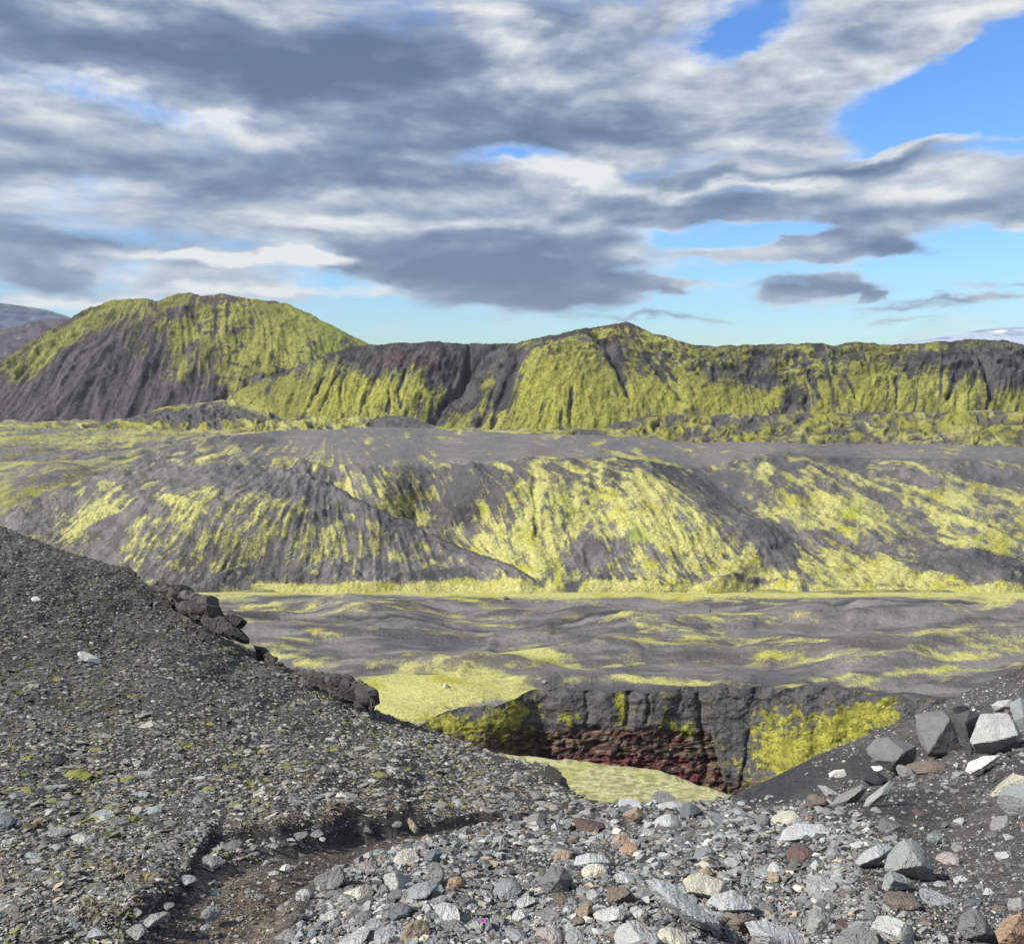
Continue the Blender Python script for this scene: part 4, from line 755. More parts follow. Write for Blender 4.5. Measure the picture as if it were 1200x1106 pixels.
HAND = [  # x, y, w, h, roll, colour, depth, label
 (1099, 861, 54, 62, 8, 'mid', .8, 'tall grey angular boulder in the middle of the big rock cluster on the right'),
 (1046, 883, 62, 42, 12, 'mid', .8, 'broad grey boulder at the left end of the big rock cluster, above the dark sand'),
 (1139, 856, 30, 56, -8, 'dark', .9, 'dark boulder wedged between the tall grey and the big pale boulder'),
 (1126, 832, 19, 12, -5, 'black', .8, 'small black stone lying on top of the tall grey boulder'),
 (1165, 860, 66, 50, -10, 'pale', .8, 'big pale grey boulder with a flat sloping face at the right of the rock cluster'),
 (1176, 827, 30, 17, -4, 'pale', .8, 'small pale block resting above the big pale boulder'),
 (1198, 843, 24, 46, 10, 'blue', .8, 'bluish grey boulder cut by the right edge beside the big pale boulder'),
 (1152, 894, 50, 17, -22, 'white', .6, 'long whitish slab lying below the big pale boulder'),
 (1086, 899, 50, 17, -4, 'brown', .7, 'flat brownish grey slab under the tall grey boulder'),
 (981, 907, 20, 14, -30, 'white', .6, 'lone white stone on the bare dark sand slope'),
 (1029, 930, 58, 11, -40, 'green', .4, 'thin pale slab leaning steeply towards the rock cluster'),
 (994, 933, 52, 17, -24, 'grey', .6, 'wide grey slab between the lone white stone and the steep thin slab'),
 (971, 927, 28, 10, 22, 'pale', .6, 'pointed pale slab tilted down to the right at the foot of the sand slope'),
 (1027, 914, 26, 19, -8, 'black', .8, 'blue black stone in the hollow under the broad grey boulder'),
 (1028, 900, 13, 5, -3, 'white', .8, 'small white chip lying on the blue black stone'),
 (1062, 905, 26, 16, 30, 'grey', .7, 'grey wedge of rock propped under the broad grey boulder'),
 (958, 941, 24, 20, 5, 'brown', .8, 'rounded brown grey stone where the rubble meets the dark sand'),
 (942, 977, 64, 25, -3, 'bluepale', .8, 'large pale bluish flat boulder in the middle of the rubble'),
 (1065, 1007, 62, 50, 14, 'green', .8, 'biggest greenish grey angular boulder of the lower right rubble'),
 (1048, 1034, 36, 27, -12, 'blue', .8, 'bluish stone leaning on the front of the biggest greenish boulder'),
 (1024, 1003, 52, 22, -22, 'bluepale', .7, 'flat pale boulder with a dark underside left of the biggest greenish boulder'),
 (1111, 1008, 28, 19, -10, 'pink', .8, 'pinkish grey stone right of the biggest greenish boulder'),
 (1143, 1084, 46, 38, 15, 'mid', .8, 'blocky pitted grey boulder near the lower right corner'),
 (1186, 1090, 54, 38, -10, 'orange', .8, 'orange brown boulder in the lower right corner'),
 (1193, 940, 38, 44, 12, 'blue', .8, 'rounded blue grey boulder at the right edge below the weathered cream one'),
 (1181, 922, 48, 26, -28, 'cream', .7, 'weathered cream and brown boulder at the right edge'),
 (1172, 966, 26, 13, -28, 'grey', .7, 'grey slab at the foot of the rounded blue grey boulder'),
 (1104, 1056, 52, 13, 14, 'blue', .6, 'thin bluish slab with a dark underside below the pinkish stone'),
 (1058, 1057, 52, 19, 6, 'brown', .7, 'flat brownish slab in front of the leaning bluish stone'),
 (960, 1079, 36, 34, 6, 'green', .8, 'grey stone with olive lichen near the bottom edge'),
 (989, 1085, 25, 15, -12, 'red', .8, 'dull red stone right of the lichen covered stone'),
 (1010, 1085, 22, 13, 0, 'blue', .8, 'blue grey cobble right of the dull red stone'),
 (826, 1037, 58, 24, 8, 'cream', .9, 'cream coloured flat slab with a ragged edge'),
 (855, 1058, 60, 24, -10, 'bluepale', .8, 'pale bluish slab touching the cream slab from the right'),
 (797, 1062, 88, 25, 32, 'bluepale', .6, 'long pale slab running down under the cream slab'),
 (868, 1082, 40, 28, 8, 'brown', .8, 'brown stone with rusty face below the cream slab'),
 (925, 1092, 88, 30, 24, 'bluepale', .7, 'long bluish pale boulder slanting off the bottom edge'),
 (937, 1001, 35, 20, -3, 'red', .8, 'dark reddish brown rounded stone below the large flat bluish boulder'),
 (907, 1029, 17, 16, 0, 'tan', 1, 'small round tan cobble below the dark reddish stone'),
 (744, 957, 30, 23, 5, 'tan', .8, 'tan boulder at the crest of the rubble left of the pale mossy bank'),
 (728, 987, 26, 17, -20, 'tan', .8, 'tan stone lying just below the tan boulder of the crest'),
 (737, 996, 24, 14, 5, 'orange', .8, 'light orange stone in front of the lower tan stone'),
 (694, 1008, 42, 20, -6, 'bluepale', .8, 'smooth pale grey boulder in the middle of the rubble bed'),
 (697, 1021, 32, 17, 8, 'cream', .8, 'beige stone at the foot of the smooth pale grey boulder'),
 (652, 1032, 46, 34, 12, 'mid', .8, 'dark grey block left of the smooth pale grey boulder'),
 (659, 1005, 28, 17, -6, 'tan', .8, 'brownish tan stone above the dark grey block'),
 (533, 1034, 24, 17, -8, 'orange', .8, 'flat orange tan stone in the left part of the rubble bed'),
 (510, 1024, 22, 26, 10, 'mid', .8, 'pointed grey stone left of the flat orange tan stone'),
 (420, 1046, 36, 18, 6, 'cream', .8, 'pale cream stone at the path side of the rubble bed'),
 (557, 1010, 16, 13, -5, 'teal', .8, 'small bluish teal stone in the rubble bed'),
 (470, 1068, 30, 24, -8, 'slate', .8, 'dark slate blue stone near the bottom of the rubble bed'),
 (609, 1075, 20, 14, 0, 'pale', .9, 'small smooth whitish cobble on dark gravel near the bottom'),
 (645, 1099, 40, 26, 5, 'pink', .8, 'pinkish brown boulder at the bottom edge'),
 (629, 962, 26, 18, 4, 'grey', .8, 'rounded grey boulder at the far end of the path'),
 (692, 968, 38, 13, 5, 'red', .8, 'low dark reddish slab near the crest of the rubble'),
 (783, 964, 32, 17, -4, 'bluepale', .8, 'rounded pale blue grey boulder just below the crest'),
 (776, 937, 30, 14, 4, 'grey', .8, 'grey boulder standing on the crest against the pale mossy bank'),
 (738, 944, 28, 10, -4, 'bluepale', .8, 'flat pale stone on the crest above the tan boulder'),
 (786, 946, 36, 12, 0, 'bluepale', .8, 'flat pale stone on the crest beside the grey boulder'),
 (810, 952, 26, 20, 10, 'slate', .8, 'slate coloured stone right of the rounded pale boulder'),
 (846, 964, 44, 14, 28, 'blue', .6, 'blue grey slab sloping down to the right below the crest'),
 (862, 984, 42, 10, 16, 'pale', .6, 'narrow pale slab in the rubble right of the centre'),
 (893, 962, 19, 15, -8, 'mid', .9, 'squarish grey stone behind the narrow pale slab'),
 (917, 958, 34, 13, 0, 'cream', .8, 'rough cream stone beside the squarish grey stone'),
 (733, 1030, 24, 12, 4, 'bluepale', .8, 'flat light blue stone next to the yellow green plant'),
 (727, 1049, 34, 25, 8, 'brown', .8, 'brown block below the flat light blue stone'),
 (716, 1073, 36, 18, -10, 'pale', .8, 'pale grey stone below the brown block'),
 (746, 1098, 54, 28, -6, 'pale', .8, 'large whitish boulder at the bottom edge right of the centre'),
 (792, 1100, 40, 18, 14, 'cream', .8, 'cream stone at the bottom edge right of the whitish boulder'),
 (104, 772, 28, 8, 32, 'white', .6, 'white elongated stone high on the left scree'),
 (199, 796, 10, 6, 5, 'white', .8, 'small bright white stone on the left scree right of the elongated one'),
 (43, 703, 13, 8, 0, 'white', .8, 'whitish stone near the left edge high on the scree'),
 (70, 892, 18, 12, 8, 'black', .8, 'black angular stone on the left scree beside moss'),
 (96, 984, 28, 12, 18, 'pale', .7, 'light grey slab at the top of the bank near the left'),
 (8, 966, 26, 20, -8, 'slate', .8, 'dark blue grey block at the left edge'),
 (99, 1058, 24, 13, -14, 'tan', .8, 'tan topped stone beside the bank in the lower left'),
 (46, 1030, 40, 13, 8, 'mid', .7, 'long flat grey slab in the lower left scree'),
 (38, 1004, 34, 10, 0, 'blue', .6, 'flat bluish slab above the long flat grey slab'),
 (74, 1020, 22, 13, 20, 'grey', .7, 'grey slab tilted to the right beside the flat bluish slab'),
 (6, 1076, 20, 18, 0, 'slate', .8, 'dark stone cut by the left edge near the bottom'),
 (186, 978, 14, 11, 0, 'grey', .8, 'rounded grey stone on top of the earth bank'),
 (322, 962, 8, 16, 30, 'grey', .6, 'grey flake stuck in the earth bank'),
 (484, 968, 22, 8, 52, 'tan', .5, 'long brownish slab lying aslant at the end of the bank'),
 (334, 1016, 12, 5, 5, 'white', .8, 'small whitish stone lying alone on the dirt path'),
 (323, 1040, 15, 11, 0, 'brown', .8, 'brownish stone lying on the dirt path'),
 (356, 1048, 20, 12, -8, 'pale', .8, 'pale stone at the right border of the dirt path'),
]
HANDXY = []
for i, (x, y, w, h, roll, ck, dp, lb) in enumerate(HAND):
    rng = np.random.default_rng(i)
    col = np.array(G[ck]) * rng.uniform(.9, 1.1)
    if (x, y) in OUTL: o = stone_outline(x, y, (x, y), col, i + 40, dp)
    else: o = stone(x, y, w * 1.04, h * 1.06, roll, col, seed=i, depth=dp, name='boulder' if w > 34 else 'stone', rnd=.25 if 'round' in lb or 'cobble' in lb or 'smooth' in lb else 0.)
    tag(o, lb, 'boulder' if w > 34 else 'stone')
    HANDXY.append((x, y, w))
# ---- further countable stones, one object each
def inpath(x, y): return pathm(np.array([x * 1.]), np.array([y * 1.]))[0]
def insand(x, y): return sand(np.array([x * 1.]), np.array([y * 1.]))[0]
def bed_left(y): return np.interp(y, [945, 965, 985, 1000, 1020, 1060, 1106], [700, 560, 470, 430, 395, 370, 330])
rng = np.random.default_rng(77)
placed = list(HANDXY); autos = []
names = {'grey': 'grey', 'mid': 'dark grey', 'pale': 'pale', 'blue': 'bluish grey', 'tan': 'tan', 'brown': 'brown', 'red': 'dull red', 'cream': 'cream', 'slate': 'slate dark', 'pink': 'pinkish'}
zl = {'bed': 'angular stone in the loose rubble bed beside the dirt path', 'scree': 'platy stone on the steep left scree', 'right': 'stone scattered over the dark gravel of the right slope', 'path': 'stone lying loose on the trodden dirt path'}
tries = 0
while len(autos) < 228 and tries < 20000:
    tries += 1
    x = rng.uniform(0, 1200); y = rng.uniform(905, 1104) if rng.random() < .92 else rng.uniform(860, 1000)
    if y < top_f(np.array([x]))[0] + 5 or insand(x, y) > .3: continue
    ip = inpath(x, y); bl = bed_left(y)
    if ip > .5: z = 'path'
    elif x > bl + 5 and x < 1000 + (y - 1000) * .5: z = 'bed'
    elif x > bl: z = 'right'
    else: z = 'scree'
    if z == 'path' and rng.random() > .15: continue
    if z == 'right' and rng.random() > .5: continue
    if z == 'scree' and (rng.random() > .85 or y < 930): continue
    near = (y - 930) / 170
    w = rng.uniform(9, 17) * (.8 + .95 * near) * (1.0 + (rng.random() < .3) * .7)
    if z == 'path': w *= .6
    if z == 'scree': w = min(w * (1.15 + .4 * (x < 230 and y > 950)), 30)
    if any((x - a) ** 2 + ((y - b) * 1.5) ** 2 < ((w + c) * .42) ** 2 for a, b, c in placed): continue
    placed.append((x, y, w)); 
    if z == 'scree': ck = rng.choice(['grey', 'mid', 'blue', 'pale'], p=[.4, .3, .2, .1])
    else: ck = rng.choice(['grey', 'mid', 'pale', 'blue', 'tan', 'brown', 'red', 'cream', 'slate', 'pink'], p=[.27, .21, .20, .14, .03, .06, .02, .02, .03, .02])
    h = w * (rng.uniform(.25, .45) if z == 'scree' else rng.uniform(.35, .75))
    o = stone(x, y, w, h, rng.uniform(-25, 25), np.array(G[ck]) * rng.uniform(.75, 1.15), 500 + len(autos), rng.uniform(.7, 1.1), rnd=.2 if rng.random() < .12 else 0, name='stone', level=3 if w > 14 else 2)
    tag(o, names[ck] + ' ' + zl[z], 'stone', names[ck] + ' stones, ' + {'bed': 'rubble bed', 'scree': 'left scree', 'right': 'right slope', 'path': 'dirt path'}[z])
    autos.append(o)

# ---- the uncountable rest: gravel and scree, one mesh
def gravel(name, N, qlo, qhi, zone, pal, flat, seed, smax, lift=.25, power=2.2, lv=1, ylo=505):
    rng = np.random.default_rng(seed)
    x = rng.uniform(-80, 1280, N * 3); y = rng.uniform(ylo, 1122, N * 3)
    dens = zone(x, y); keep = rng.random(len(x)) < dens; x, y = x[keep][:N], y[keep][:N]; n = len(x)
    u = rng.random(n)
    q = (qlo ** (1 - power) + u * (qhi ** (1 - power) - qlo ** (1 - power))) ** (1 / (1 - power))
    P = ground(x, y); D = P[:, 1]
    s = np.clip(q * D / F, .009, smax)
    # prototypes
    K = 48; pv = []; pf = []
    for k in range(K):
        r_ = np.random.default_rng(seed * 100 + k); pts = r_.normal(size=(10, 3)); pts /= np.linalg.norm(pts, axis=1, keepdims=True)
        bm = bmesh.new(); vs = [bm.verts.new(p) for p in pts]; bmesh.ops.convex_hull(bm, input=bm.verts); bm.verts.index_update()
        bmesh.ops.recalc_face_normals(bm, faces=bm.faces)
        fs = np.array([[q.index for q in f_.verts] for f_ in bm.faces]); v = np.array([q.co[:] for q in bm.verts]); bm.free()
        c = (v.max(0) + v.min(0)) / 2; v = (v - c) / ((v.max(0) - v.min(0)) / 2); pv.append(v); pf.append(fs)
    pv = np.array(pv); pf = np.array(pf); nv = pv.shape[1]
    pid = rng.integers(0, K, n); V = pv[pid]
    V = V * np.stack([s * .5, s * .5 * rng.uniform(.6, 1, n), s * .5 * rng.uniform(*flat, n)], -1)[:, None]
    a = rng.uniform(0, 6.283, n); t = rng.normal(0, .28, n)
    c, s_ = np.cos(a), np.sin(a); ct, st = np.cos(t), np.sin(t)
    R1 = np.zeros((n, 3, 3)); R1[:, 0, 0] = ct; R1[:, 0, 2] = st; R1[:, 1, 1] = 1; R1[:, 2, 0] = -st; R1[:, 2, 2] = ct
    R2 = np.zeros((n, 3, 3)); R2[:, 0, 0] = c; R2[:, 0, 1] = -s_; R2[:, 1, 0] = s_; R2[:, 1, 1] = c; R2[:, 2, 2] = 1
    nn = normal(x, y); nn = nn * .8 + np.array([0, 0, .2]); nn /= np.linalg.norm(nn, axis=1, keepdims=True)
    tx = np.cross(np.broadcast_to([0., 1, 0], nn.shape), nn); tx /= np.linalg.norm(tx, axis=1, keepdims=True); ty = np.cross(nn, tx)
    R3 = np.stack([tx, ty, nn], -1)
    R = R3 @ R2 @ R1
    V = np.einsum('nij,nkj->nki', R, V) + (P + nn * (s * lift * np.mean(flat))[:, None])[:, None]
    col = pal(rng, x, y, n)
    Fc = (pf[pid] + (np.arange(n) * nv)[:, None, None]).reshape(-1, 3)
    o = mesh_obj(name, V.reshape(-1, 3), Fc, rock_mat(name + '_mat', True, 16., .006), {'col': np.repeat(col, nv, 0)}, smooth=False)
    o['kind'] = 'stuff'
    return o
def zbase(x, y): return (y > top_f(x) - 1) * 1.0
def z_left(x, y):
    lf = ss(0, -30, x - np.where(y < 945, 5000, bed_left(np.clip(y, 945, 1106))) + 20) * (x < 720)
    b = bankline(x); dk = np.exp(-((y - b + 5) / 11) ** 2) * ss(100, 200, x) * ss(520, 440, x)
    band = .50 + .6 * ss(.40, .56, fbm(x / 70 + y / 80, (y - x * .45) / 16, 4, 3))
    return zbase(x, y) * lf * (1 - .9 * pathm(x, y)) * (1 - .85 * dk) * band * .95
def z_bed(x, y):
    return zbase(x, y) * ss(-10, 15, x - bed_left(np.clip(y, 945, 1106))) * (y > 935) * ss(1040 + 30, 960, x - (y - 1000) * .5) * (1 - pathm(x, y)) * (1 - sand(x, y)) * (.40 + .7 * ss(.42, .54, fbm(x / 40, y / 24, 4, 6)))
def z_right(x, y):
    return zbase(x, y) * (x > 830) * ss(960, 1040, x - (y - 1000) * .5) * (1 - .93 * sand(x, y)) * (.45 + .6 * ss(.4, .6, fbm(x / 50, y / 30, 4, 6)))
def z_path(x, y): return zbase(x, y) * ss(.3, .8, pathm(x, y))
def pick(rng, n, keys, p, lo=.7, hi=1.25):
    A = np.array([G[k] for k in keys]); i = rng.choice(len(keys), n, p=p); return A[i] * rng.uniform(lo, hi, (n, 1))
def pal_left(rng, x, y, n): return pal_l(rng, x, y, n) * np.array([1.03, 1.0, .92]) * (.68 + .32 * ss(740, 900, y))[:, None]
def pal_l(rng, x, y, n):
    c = pick(rng, n, ['mid', 'grey', 'dark', 'blue', 'pale', 'brown', 'tan'], [.34, .29, .13, .10, .07, .05, .02], .7, 1.3)
    g = (rng.random(n) < .10 * ss(.45, .6, fbm(x / 60, y / 40, 3, 2)) + .02); c[g] = np.array([.17, .18, .07]) * rng.uniform(.7, 1.2, (g.sum(), 1)); return c
def pal_bed(rng, x, y, n): return pick(rng, n, ['mid', 'grey', 'dark', 'blue', 'pale', 'brown', 'tan', 'pink', 'cream', 'slate', 'orange'], [.31, .20, .09, .14, .13, .05, .03, .01, .02, .02, .0])
def pal_right(rng, x, y, n): return pick(rng, n, ['mid', 'grey', 'dark', 'blue', 'pale', 'brown', 'white', 'tan'], [.28, .18, .28, .07, .07, .07, .03, .02], .6, 1.2)
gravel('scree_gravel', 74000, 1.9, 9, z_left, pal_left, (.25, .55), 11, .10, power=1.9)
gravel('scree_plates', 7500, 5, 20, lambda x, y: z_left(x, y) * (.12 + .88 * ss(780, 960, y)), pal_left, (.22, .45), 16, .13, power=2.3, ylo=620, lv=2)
gravel('rubble_gravel', 19000, 2.4, 18, z_bed, pal_bed, (.35, .7), 12, .095, power=1.9, ylo=930, lv=2)
gravel('grit', 20000, 1.4, 5, z_bed, pal_bed, (.5, .9), 14, .03, power=2.0, ylo=930)
gravel('slope_gravel', 22000, 1.5, 8, z_right, pal_right, (.45, .85), 13, .06, power=2.5, ylo=770)
gravel('cluster_rubble', 900, 4, 13, lambda x, y: zbase(x, y) * (x > 900) * np.clip(blobs(x, y, [(1110, 905, 80, 14, -12, 1.0), (1000, 945, 60, 12, -20, .9), (1180, 890, 40, 20, -10, .8), (1060, 1030, 60, 14, 0, .5)]), 0, 1), pal_right, (.45, .8), 18, .14, power=1.8, ylo=860)
gravel('path_grit', 2600, 1.5, 6, z_path, lambda r, x, y, n: pick(r, n, ['brown', 'mid', 'tan', 'grey'], [.5, .25, .1, .15]), (.4, .8), 15, .02, power=2.4, ylo=940)

# ================================================================== dark rock outcrops on the brow of the left slope
def outcrop(lumps, lb, col=(.075, .071, .068), seed=0):
    L = np.array([l[:4] for l in lumps], float); n = len(L)
    D = np.array([float(D_fg(l[0], min(l[1] + l[3], 1100))) * l[4] for l in lumps])
    cs = at(L[:, 0], L[:, 1], D); s = D / F
    v, f = ico(7 if n > 3 else 6)
    ends = np.concatenate([cs[:1] - (cs[1] - cs[0]) / np.linalg.norm(cs[1] - cs[0]) * L[0, 2] * s[0] * .8, cs, cs[-1:] + (cs[-1] - cs[-2]) / np.linalg.norm(cs[-1] - cs[-2]) * L[-1, 2] * s[-1] * .6])
    seg = np.concatenate([[0], np.cumsum(np.linalg.norm(np.diff(ends, axis=0), axis=1))]); t = (v[:, 0] + 1) / 2 * seg[-1]
    cen = np.stack([np.interp(t, seg, ends[:, k]) for k in range(3)], -1)
    rad = np.interp(t, seg, np.concatenate([L[:1, 3], L[:, 3], L[-1:, 3]]) * s.mean())
    ph = np.arctan2(v[:, 2], v[:, 1]); prof = (1 - np.abs(v[:, 0]) ** 5)
    q = np.stack([t / rad.mean(), np.cos(ph), np.sin(ph)], -1)
    R = rad * np.sqrt(np.clip(prof, 0, 1)) * (1 + 1.15 * n3(q * np.array([.40, .9, .9]) + 9 + seed, seed, 3) * 2 + .40 * n3(q * np.array([1.4, 2.4, 2.4]) + 4 + seed, seed + 3, 5) * 2)
    cw = (fbm(q[:, 0] * 1.7, q[:, 1] + q[:, 2] * .7, 3, 5) - .5) * 2.2
    c1 = _L[3][(np.floor(q[:, 0] * 1.6 + cw).astype(int) + 40) & 255, (np.floor(ph * 1.3 + cw).astype(int) + 9) & 255]; c2 = _L[4][(np.floor(q[:, 0] * 4 + cw * 2).astype(int) + 40) & 255, (np.floor(ph * 3 - cw * 2).astype(int) + 9) & 255]
    R = R * (.66 + .20 * c1 + .08 * c2)
    V = cen + np.stack([0 * R, np.cos(ph) * R * 1.1, np.sin(ph) * R], -1) - cs[0]
    if n <= 2:
        o = mesh_obj('rock_outcrop', V, f, OUTM, smooth=False); o.location = cs[0]; o['tint'] = list(col); return tag(o, lb, 'rock outcrop')
    e = bpy.data.objects.new('rock_outcrop', None); C.objects.link(e); e.location = cs[0]
    o = mesh_obj('ledge', V, f, OUTM, smooth=False, parent=e); o['tint'] = list(col)
    rng = np.random.default_rng(60 + seed); tot = seg[-1]
    for k in range(6 * n - 4):
        tt = tot * (.06 + .88 * (k + rng.uniform(.1, .9)) / (6 * n - 4)); c = np.array([np.interp(tt, seg, ends[:, a]) for a in range(3)]) - cs[0]
        r0 = float(np.interp(tt, seg, np.concatenate([L[:1, 3], L[:, 3], L[-1:, 3]]) * s.mean()))
        a = rng.uniform(-.5, 3.3); w = r0 * rng.uniform(.35, .75)
        vb, fb = stone_v(rng, 4, int(rng.integers(7, 10)), .36, .04)
        vb = vb * np.array([w * rng.uniform(1., 1.7), w, w * rng.uniform(.5, .9)]) @ rotm('Y', rng.uniform(12, 36)).T @ rotm('Z', rng.uniform(-30, 30)).T
        b = mesh_obj('block', vb + c + np.array([0, -math.cos(a) * r0 * .75, math.sin(a) * r0 * .72]), fb, OUTM, smooth=False, parent=e)
        b['tint'] = [float(q) for q in np.array(col) * rng.uniform(.7, 1.7)]
    return tag(e, lb, 'rock outcrop')
OUTM = rock_mat('outcrop_mat', sc=3.0, bump=.07)
outcrop([(180, 686, 13, 8, 1), (196, 695, 16, 12, .99), (212, 704, 22, 15, .98), (232, 716, 26, 17, .97), (252, 728, 26, 18, .96), (270, 738, 22, 18, .95), (286, 748, 14, 15, .94)], 'long dark craggy outcrop with an overhanging underside high on the left brow')
outcrop([(302, 764, 10, 7, 1), (318, 774, 13, 7, 1), (332, 782, 9, 5, 1)], 'low dark rock rib between the two larger outcrops of the left brow', seed=1)
outcrop([(345, 792, 12, 7, 1), (364, 796, 15, 11, .99), (384, 801, 18, 13, .98), (406, 810, 22, 16, .97), (426, 817, 18, 17, .96), (438, 825, 11, 15, .95)], 'dark jagged outcrop with a black notch lower on the left brow', seed=2)
outcrop([(640, 903, 18, 7, 1), (656, 911, 12, 9, .97)], 'rounded grassy knob where the left slope ends above the mossy bank', (.05, .05, .045), seed=3)
outcrop([(150, 667, 7, 4, 1), (158, 672, 6, 3, 1)], 'small rock nub at the top of the left brow', (.08, .08, .08), seed=4)

gravel('outcrop_debris', 420, 3, 9, lambda x, y: zbase(x, y) * np.clip(blobs(x, y, [(235, 742, 50, 9, 24, 1), (410, 830, 45, 8, 20, 1), (300, 775, 30, 8, 24, .6), (650, 925, 24, 7, 20, .5)]), 0, 1), lambda r, x, y, n: pick(r, n, ['dark', 'mid', 'black'], [.5, .25, .25]), (.5, .9), 19, .22, power=1.8, ylo=680)
# ================================================================== small plants
def blades(n, r, hgt, rng, w=.0022, droop=.6):
    V, Fc = [], []
    for i in range(n):
        a = rng.uniform(0, 6.283); b = rng.uniform(0, r); base = np.array([b * math.cos(a), b * math.sin(a), 0])
        h = hgt * rng.uniform(.5, 1.1); lean = rng.uniform(.15, 1) * droop; dv = np.array([math.cos(a), math.sin(a), 0])
        sd = np.array([-math.sin(a + 1), math.cos(a + 1), 0]) * w * rng.uniform(.7, 1.3)
        k = len(V)
        for j, t in enumerate((0, .4, .75, 1)):
            c = base + dv * h * lean * t ** 1.7 + np.array([0, 0, h * (t - .35 * lean * t * t)])
            ww = sd * (1 - t * .85)
            V += [c - ww, c + ww]
        for j in range(3): Fc.append([k + 2 * j, k + 2 * j + 1, k + 2 * j + 3, k + 2 * j + 2])
    return np.array(V), np.array(Fc)
GM = {k: flat_mat('blade_' + k, c, .7, 40, .6) for k, c in dict(yellow=(.26, .25, .06), green=(.13, .19, .05), straw=(.36, .29, .17), brown=(.17, .11, .07)).items()}
def tuft(x, y, r_px, h_px, kind, lb, grp=None, n=60, seed=0, droop=.9):
    P = ground(np.array([x * 1.]), np.array([y * 1.]))[0]; s = P[1] / F
    V, Fc = blades(n, r_px * s, h_px * s, np.random.default_rng(seed), w=.35 * s + .0008, droop=droop)
    o = mesh_obj('grass_tuft', V, Fc, GM[kind], smooth=True); o.location = P - np.array([0, 0, .004])
    return tag(o, lb, 'grass tuft', grp)
for i, (x, y, r, h, k, lb) in enumerate([
    (640, 985, 12, 14, 'green', 'thin green tuft among grey stones below the far end of the path'), (733, 1036, 9, 9, 'yellow', 'bright yellow green plant between flat stones of the rubble bed'), (585, 1054, 8, 8, 'yellow', 'small yellow green sprout in the rubble bed left of the dark grey block'),
    (588, 1073, 8, 8, 'green', 'small green sprout below the yellow green one'), (548, 1082, 10, 8, 'straw', 'pale dry tuft beside the purple flower'), (168, 1040, 10, 22, 'straw', 'dry straw tuft with long stalks hanging over the dirt bank'), (135, 1030, 14, 14, 'straw', 'matted dry grass left of the long dry stalks'),
    (100, 1078, 14, 16, 'brown', 'brown dead grass at the bottom of the bank'), (12, 1035, 12, 14, 'straw', 'dry grass beside the left edge')]):
    tuft(x, y, r, h, k, lb, seed=i, n=46)
rng = np.random.default_rng(5)
for i, (x, y) in enumerate([(204, 903), (258, 905), (215, 875), (23, 910), (300, 888), (385, 892), (170, 852), (240, 850), (60, 795), (18, 812), (330, 905), (148, 815), (440, 885), (476, 912), (290, 925), (110, 800)]):
    tuft(x, y, 9, 5.5, 'yellow' if i % 3 else 'green', 'low yellowish grass cushion on the left scree', 'grass cushions on the left scree', seed=20 + i, n=90, droop=1.2)
# moss clumps
MCM = flat_mat('moss_clump_mat', (.17, .175, .05), .95, 90, 1.2)
for i, (x, y, w, h, lb) in enumerate([(34, 889, 20, 9, 'bright moss clump left of the black angular stone'), (90, 910, 38, 12, 'largest bright moss clump in the left scree'), (150, 914, 22, 9, 'moss clump right of the largest one'), (118, 906, 14, 6, 'small moss clump between the two larger ones'), (38, 975, 30, 14, 'dark brownish moss mound near the left edge'), (60, 935, 22, 7, 'pale moss smear under the largest bright clump')]):
    v, f = ico(4); r_ = np.random.default_rng(i)
    v = v * (1 + 1.6 * n3(v * 1.8 + i * 3, i, 5)[:, None] * 2); D = float(D_fg(x, y)); s = D / F
    v = v * (w / 2.6 * s, w / 3 * s, h / 2.4 * s)
    o = mesh_obj('moss_clump', v, f, MCM if 'dark' not in lb else flat_mat('dark_moss_mat', (.07, .06, .03), .95, 60, .7), smooth=True)
    o.location = ground(np.array([x * 1.]), np.array([y * 1.]))[0]; tag(o, lb, 'moss clump')
# dry roots and dead grass hanging from the eroded bank
rng = np.random.default_rng(8); V, Fc = [], []
xs = rng.uniform(105, 520, 2600)
for x in xs:
    wgt = math.exp(-((x - 410) / 70) ** 2) + .8 * math.exp(-((x - 330) / 50) ** 2) + .7 * math.exp(-((x - 150) / 40) ** 2) + .15
    if rng.random() > wgt: continue
    y = float(bankline(np.array([x]))[0]) - rng.uniform(8, 24)
    P = ground(np.array([x]), np.array([y]))[0]; s = P[1] / F; L = rng.uniform(4, 13) * s
    a = rng.uniform(-2.6, -.5); dv = np.array([math.cos(a), math.sin(a), 0]); sd = np.array([-math.sin(a), math.cos(a), 0]) * s * .3; k = len(V)
    for t in (0, .5, 1):
        c = P + dv * L * t * .8 + np.array([0, 0, L * (.35 * t - .9 * t * t) + .003]); V += [c - sd * (1 - .7 * t), c + sd * (1 - .7 * t)]
    for j in range(2): Fc.append([k + 2 * j, k + 2 * j + 1, k + 2 * j + 3, k + 2 * j + 2])
o = mesh_obj('dry_roots', np.array(V), np.array(Fc), flat_mat('dry_roots_mat', (.20, .145, .095), .9, 30, .9)); tag(o, 'brown dry roots and dead grass fringe hanging along the eroded dirt bank', 'dry roots', kind='stuff')
